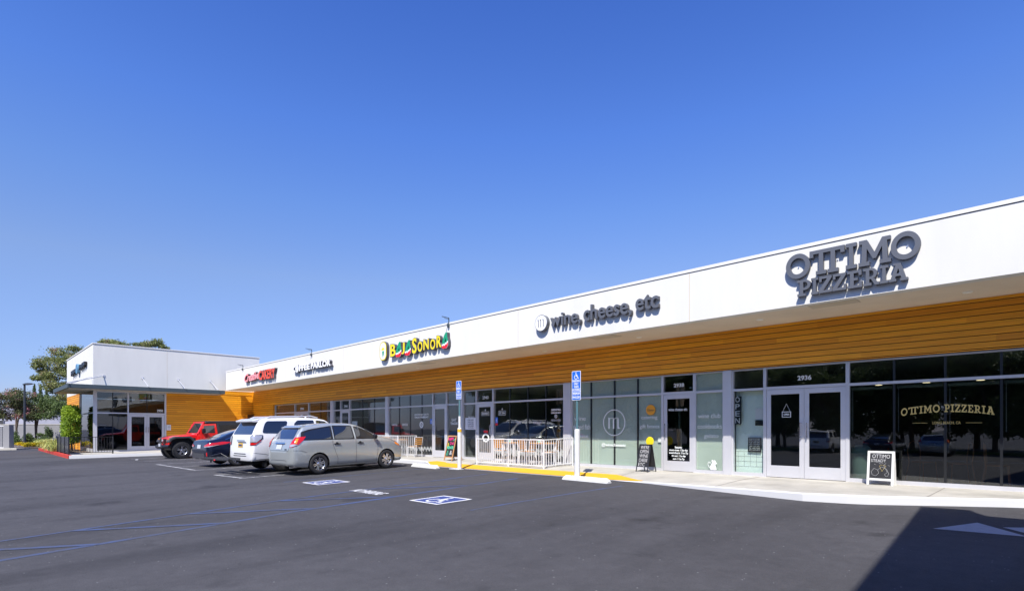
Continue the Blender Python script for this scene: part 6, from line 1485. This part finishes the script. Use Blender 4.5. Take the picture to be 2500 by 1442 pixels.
for px, pyt, t, lab in ((84, 938, 84, 'slim cypress spire nearest the lamp post'), (99, 938, 84, 'slim cypress spire, middle of three'), (114, 944, 88, 'slim cypress spire nearest the corner shop')):
    b = at(px, t, -1.4); top = (1047 - pyt) / F * t
    if cy0 is None:
        rnd = random.Random(4); cy0 = thing('cypress', lab, 'cypress', tuple(b), group='cypresses behind the wall'); Ht = top + 1.4
        q = MB(); q.tube((0, 0, 0), (0, 0, Ht * .9), .10, 6, .02); q.build('trunk', 'bark', cy0, local=True)
        q = MB()
        for k in range(26): z = .8 + (Ht - .9) * k / 25; r_ = .85 * (1 - (k / 25)) ** .62 + .05; leaves(q, (rnd.uniform(-.05, .05), rnd.uniform(-.05, .05), z), (r_, r_, .28), 130, .15, rnd)
        q.build('crown', 'leaf_mid', cy0, local=True)
    else: o = copy_tree(cy0); o.location = tuple(b); o['label'] = lab; o.scale = (1, 1, (top + 1.4) / Ht)
# far dark tree mass right of the myrtle and behind
b = at(60, 92, -1.4); b = (b.x, b.y, b.z)
tree('tree', 'dark distant tree filling the gap behind the cypresses', b, [[(0, 0, 3), (0, 0, 5)]],
     [cl(*a, 92, b, r1, r2, k) for a, r1, r2, k in (((95, 1000), 2.6, 1.6, 1), ((120, 985), 2.4, 1.8, 1), ((140, 1005), 2.2, 1.6, .8), ((60, 1010), 2.4, 1.2, .8), ((152, 985), 1.6, 1.3, .6), ((30, 1000), 2, 1.2, .8))], 'leaf_dark', .24, 1300, 14, tr=.2)
# hedge block beside the corner shop
rnd = random.Random(21); o = thing('clipped_hedge', 'tall bright green clipped shrub against the end wall of the corner shop', 'shrub', (-43.4, 4.7, ZWS))
q = MB()
for _ in range(14): q.tube((-43.4 + rnd.uniform(-.7, .9), 4.7 + rnd.uniform(-.2, .2), ZWS), (-43.4 + rnd.uniform(-.9, .9), 4.7, .8), .025, 5, .01)
q.build('stem', 'bark', o)
q = MB()
for _ in range(9500):
    x, y, z = rnd.uniform(-1, 1), rnd.uniform(-1, 1), rnd.uniform(-1, 1); m_ = (abs(x) ** 4.5 + abs(y) ** 4.5 + abs(z) ** 4.5) ** (1 / 4.5)
    k_ = (rnd.uniform(.74, 1.03) + .06 * math.sin(x * 7 + z * 4)) / m_; x, y, z = x * k_, y * k_, z * k_
    if z > .8 and abs(x) > .75 and rnd.random() < .6: continue
    w_ = 1.0 - .22 * max(0, -z) - .12 * max(0, z - .7) + .07 * math.sin(z * 9 + x * 5)
    c_ = (-43.4 + x * 1.22 * w_, 4.72 + y * .42, .28 + z * 1.12); leaves(q, c_, (.05, .05, .05), 1, .11, rnd)
q.build('foliage', 'leaf_bright', o)
# striped grasses in the bed by the red kerb
gr0 = None
def blades(q, n, L, rnd, sp=.12, wd=.018):
    for _ in range(n):
        a = rnd.random() * 6.283; d = Vector((math.cos(a), math.sin(a), 0)); l_ = L * rnd.uniform(.6, 1.1); b_ = Vector((rnd.gauss(0, sp), rnd.gauss(0, sp), 0)); s_ = Vector((-d.y, d.x, 0)) * wd; out = rnd.uniform(.3, 1.0)
        pts = [b_ + d * (l_ * out * t) * .8 + Vector((0, 0, l_ * (1.5 * t - 1.15 * t * t * (out + .2)))) for t in (0, .35, .7, 1)]
        vs = []
        for i, p in enumerate(pts): k_ = (1, .9, .6, .1)[i]; vs += [p - s_ * k_, p + s_ * k_]
        q.add(vs, [(2 * i, 2 * i + 1, 2 * i + 3, 2 * i + 2) for i in range(3)])
for i, (px, t) in enumerate(((118, 35.0), (126, 34.2), (133, 33.2), (124, 36.5), (139, 33.8), (113, 38))):
    b = at(px, t, ZWS + .03)
    lab = 'striped pale-green ornamental grass, clump %s' % ('at the tip of the red kerb', 'second from the tip of the red kerb', 'hard against the black railing corner', 'behind the clump at the kerb tip', 'behind the solid railing panel', 'farthest back in the bed')[i]
    y_ = min(max(b.y, 4.05), 5.0)
    if gr0 is None:
        gr0 = thing('ornamental_grass', lab, 'grass clump', (b.x, y_, b.z), group='striped grasses by the red kerb'); q = MB(); blades(q, 240, .85, random.Random(2)); q.build('blades', 'leaf_striped', gr0, local=True)
    else: o = copy_tree(gr0); o.location = (b.x, y_, b.z); o.rotation_euler = (0, 0, i * 1.3); o['label'] = lab; s_ = (.9, 1.1, .95, .8, .9, .85)[i]; o.scale = (s_,) * 3
# shrubs and yellow flowers by the lamp post
def bush(name, label, px, py, t, rx, rz, leaf, n, size, seed, cat='shrub'):
    d = ray(px, py) * t; rnd = random.Random(seed); o = thing(name, label, cat, (d.x, d.y, -1.5)); q = MB()
    for _ in range(8): q.tube((d.x, d.y, -1.5), (d.x + rnd.uniform(-rx, rx) * .6, d.y + rnd.uniform(-rx, rx) * .4, d.z), .02, 5, .008)
    q.build('stem', 'bark', o); q = MB()
    for _ in range(7): k_ = rnd.uniform(.4, .65); leaves(q, (d.x + rnd.uniform(-.5, .5) * rx, d.y + rnd.uniform(-.5, .5) * rx, d.z + rnd.uniform(-.45, .45) * rz), (rx * k_, rx * k_, rz * k_ * 1.2), n // 7, size, rnd)
    q.build('foliage', leaf, o); return o
bush('flower_bed', 'low yellow-flowered ground cover at the kerb by the lamp post', 62, 1084, 44.2, .75, .26, 'leaf_flower', 1500, .09, 31, 'flowers'); bush('flower_bed', 'low yellow-flowered ground cover, right half of the bed', 84, 1084, 45, .75, .24, 'leaf_flower', 1400, .09, 32, 'flowers')
bush('shrub', 'round green shrub at the foot of the lamp post', 67, 1066, 50, .50, .55, 'leaf_mid', 1300, .12, 33)
bush('shrub', 'low dark shrub left of the lamp post', 42, 1074, 51, .8, .55, 'leaf_dark', 1300, .12, 34); bush('shrub', 'wide dark low shrub behind the yellow flowers', 92, 1076, 52, .95, .45, 'leaf_dark', 1500, .12, 35)
bush('shrub', 'dark upright climbing shrub against the grey wall', 119, 1058, 62, .45, .95, 'leaf_dark', 1100, .13, 36); bush('shrub', 'small sparse shrub in front of the grey wall', 104, 1063, 60, .6, .35, 'leaf_mid', 700, .12, 37)
bush('shrub', 'wide silvery-green low shrub before the striped grasses', 108, 1078, 46, .8, .28, 'leaf_striped', 1100, .10, 38)
bush('shrub', 'dark green shrub beyond the gate pillar', 30, 1068, 55, .6, .7, 'leaf_dark', 900, .13, 39)
# planted verge by the gate
q = MB(); A = [at(14, 42, 0), at(140, 44, 0), at(150, 72, 0), at(-60, 72, 0), at(-60, 42, 0)]
q.prism([(p.x, p.y) for p in A], lambda x, y, z: (x, y, gz(y) - .05 + z), .14); tag(q.build('verge', 'soil'), kind='structure')
q = MB(); a, b = at(-80, 41.3, 0), at(58, 41.5, 0); q.bar((a.x, a.y, gz(a.y) + .0), (b.x, b.y, gz(b.y) + .0), 1.3, .26); tag(q.build('verge_kerb', 'concrete'), kind='structure')
q = MB(); a, b = at(14, 43.6, 0), at(100, 46.5, 0); q.bar((a.x, a.y, gz(a.y) + .04), (b.x, b.y, gz(b.y) + .04), .18, .2); tag(q.build('verge_kerb', 'kerb_white'), kind='structure')
# lamp post
o = thing('lamp_post', 'dark slim parking-lot lamp post with a flat curved head at the left', 'lamp post', tuple(at(60, 49, -1.5))); b = at(60, 49, 0); zt = (1047 - 937) / F * 49
q = MB(); q.tube((b.x, b.y, -1.5), (b.x, b.y, zt), .085, 14, .075); q.build('pole', 'lamp_post', o, smooth=50)
e = at(79, 48.6, 0); q = MB(); q.prism([(0, 0), (.25, .07), (.5, .07), (.76, .0), (.5, -.05), (.0, -.09)], lambda u, v, d: (b.x + (e.x - b.x) * u / .72 + (.5 - d) * .0, b.y + (e.y - b.y) * u / .72 - .15 + d * .3, zt + v), 1.0); q.build('lamp_head', 'lamp_post', o, bevel=.02)
q = MB(); q.bar((b.x + (e.x - b.x) * .25, b.y + (e.y - b.y) * .25, zt - .09), (b.x + (e.x - b.x) * .85, b.y + (e.y - b.y) * .85, zt - .055), .18, .02); q.build('lens', 'light_disc', o)
# grey boundary wall, white gate and its pillar
o = thing('boundary_wall', 'long grey rendered boundary wall behind the planting', 'wall', tuple(at(80, 70, -1.5))); a, b = at(-120, 70, 0), at(240, 70, 0); q = MB()
q.bar((a.x, a.y, -.45), (b.x, b.y, -.45), .2, 2.06, up=(0, 0, 1)); q.build('wall_face', 'wall_grey', o); q = MB(); q.bar((a.x, a.y, .61), (b.x, b.y, .61), .28, .07); q.build('wall_cap', 'concrete', o)
t = 42; o = thing('gate_pillar', 'pale grey rendered pillar at the right end of the white gate', 'pillar', tuple(at(21, t, -1.5))); a = at(14.5, t, 0); b = at(28, t, 0); q = MB(); q.bar((a.x, a.y, -.60), (b.x, b.y, -.60), .4, 1.84); q.build('shaft', 'wall_grey', o, bevel=.01)
q = MB(); q.bar((a.x, a.y, .33), (b.x, b.y, .33), .42, .04); q.build('cap', 'concrete', o)
o = thing('metal_gate', 'white corrugated metal enclosure gate at the far left edge', 'gate', tuple(at(0, t, -1.5))); L0 = at(-60, t, 0); L1 = at(13, t, 0); d = (L1 - L0); n = 22
q = MB()
for k in range(n): p = L0 + d * (k + .15) / n; r_ = L0 + d * (k + .85) / n; q.bar((p.x, p.y, -.62), (r_.x, r_.y, -.62), .05 if k % 2 else .015, 1.66)
q.build('gate_leaf', 'wall_grey', o); q = MB(); q.bar((L0.x, L0.y, .25), (L1.x, L1.y, .25), .07, .07); q.bar((L0.x, L0.y, -1.42), (L1.x, L1.y, -1.42), .07, .07); q.bar((L1.x, L1.y, -1.45), (L1.x, L1.y, .28), .07, .07); q.build('gate_frame', 'white_metal', o)
for z in (-.0, -1.2): q = MB(); q.bar((L1.x, L1.y, z), (L1.x, L1.y, z + .16), .12, .10); q.build('hinge', 'white_metal', o)
# houses behind the wall
t = 84; o = thing('house', 'pale lilac-grey house with a small window at the far left beyond the wall', 'house', tuple(at(10, t, -1.4))); a = at(-70, t, 0); b = at(62, t, 0); n_ = Vector((-.7, .7, 0)).normalized() * 8
q = MB(); q.prism([(a.x, a.y), (b.x, b.y), (b.x + n_.x, b.y + n_.y), (a.x + n_.x, a.y + n_.y)], lambda x, y, z: (x, y, -1.4 + z), 3.7); q.build('wall', 'house_wall', o)
q = MB(); q.add([(a.x, a.y, 2.35), (b.x, b.y, 2.35), (b.x + n_.x / 2, b.y + n_.y / 2, 3.5), (a.x + n_.x / 2, a.y + n_.y / 2, 3.5), (a.x + n_.x, a.y + n_.y, 2.35), (b.x + n_.x, b.y + n_.y, 2.35)], [(0, 1, 2, 3), (3, 2, 5, 4), (1, 5, 2), (0, 3, 4)]); q.build('roof', 'roof_grey', o)
wa = at(-4, t - .12, 0); wb = at(9, t - .12, 0); q = MB(); q.bar((wa.x, wa.y, 1.0), (wb.x, wb.y, 1.0), .10, .9); wf = q.build('window', 'white_metal', o); wa = at(-3, t - .2, 0); wb = at(8, t - .2, 0); q = MB(); q.bar((wa.x, wa.y, 1.0), (wb.x, wb.y, 1.0), .06, .75); q.build('pane', 'car_glass', wf)
t = 80; o = thing('house', 'low house with a grey hipped roof behind the boundary wall', 'house', tuple(at(105, t, -1.4))); n_ = Vector((-.7, .7, 0)).normalized() * 9
a = at(62, t, 0); b = at(150, t, 0); q = MB(); q.prism([(a.x, a.y), (b.x, b.y), (b.x + n_.x, b.y + n_.y), (a.x + n_.x, a.y + n_.y)], lambda x, y, z: (x, y, -1.4 + z), 1.9); q.build('wall', 'house_wall', o)
a1 = at(58, t - .3, 0); b1 = at(156, t - .3, 0); r1 = at(76, t + 4, 2.55); r2 = at(112, t + 4, 2.55)
q = MB(); q.add([(a1.x, a1.y, .55), (b1.x, b1.y, .55), tuple(r2), tuple(r1), (a1.x + n_.x, a1.y + n_.y, .55), (b1.x + n_.x, b1.y + n_.y, .55)], [(0, 1, 2, 3), (1, 5, 2), (5, 4, 3, 2), (4, 0, 3), (0, 4, 5, 1)]); q.build('roof', 'roof_grey', o)

# ================================================================ BEHIND THE CAMERA (casts the long shadow, fills the glass with reflections)
o = thing('side_building', 'white stucco wing of the shopping strip beside the photographer, outside the frame', 'building', (5, 0, gz(0)))
q = MB(); q.prism([(.62, 7.40), (1.24, 7.46), (1.46, 6.9), (9, 6.9), (9, -16), (2.2, -16), (1.14, 0)], lambda x, y, z: (x, y, -1.62 + z), 6.6); q.build('wall', 'stucco', o)
q = MB(); q.prism([(.60, 7.42), (1.26, 7.48), (1.48, 6.92), (9.02, 6.92), (9.02, -16.02), (2.18, -16.02), (1.12, 0)], lambda x, y, z: (x, y, 4.98 + z), .06); q.build('coping', 'coping', o)
q = MB(); q.box(-80, 30, -26, -21.5, gz(-20) - .1, gz(-20) + .12); tag(q.build('lawn', 'lawn_green'), kind='structure')
tr0 = None; rnd = random.Random(77); k = 0
xs_ = [-62, -56, -51, -45, -40, -34, -29, -24, -18.5, -14, -9, -3.5, 2, 7, 12] + [-66 + 5.5 * j for j in range(16)]
for i, x in enumerate(xs_):
    y = (-25 if i < 15 else -33) - rnd.uniform(0, 4); lab = 'street tree across the car park outside the frame'
    if tr0 is None:
        cls = [(rnd.uniform(-2.4, 2.4), rnd.uniform(-2, 2), rnd.uniform(1.8, 8.0), 1.7, 1.7, 1.2, 1) for _ in range(26)]
        tr0 = tree('street_tree', lab, (0, 0, 0), [[(0, 0, 2.5), (.3, 0, 5)], [(0, 0, 2.2), (-1, .3, 4.5)]], cls, 'leaf_mid', .28, 700, 40, tr=.2); o = tr0; o['group'] = 'street trees across the car park'
    else: o = copy_tree(tr0)
    o.location = (x, y, gz(y)); o.rotation_euler = (0, 0, rnd.random() * 6); s_ = rnd.uniform(.85, 1.25); o.scale = (s_, s_, s_ * rnd.uniform(.9, 1.15))
# a few cars across the car park, copies of the ones in view
for src, x, y, a_, lab in ((wagon.root, -6.0, -17.5, 88, 'silver wagon across the car park outside the frame'), (s3.root, -9.2, -17.6, 92, 'dark sedan across the car park outside the frame'), (s2.root, -13.0, -17.3, 90, 'white SUV across the car park outside the frame')):
    o = copy_tree(src); o.location = (x, y, gz(y)); o.rotation_euler = (0, 0, R(a_ + 180)); o['label'] = lab; o['group'] = 'cars across the car park'
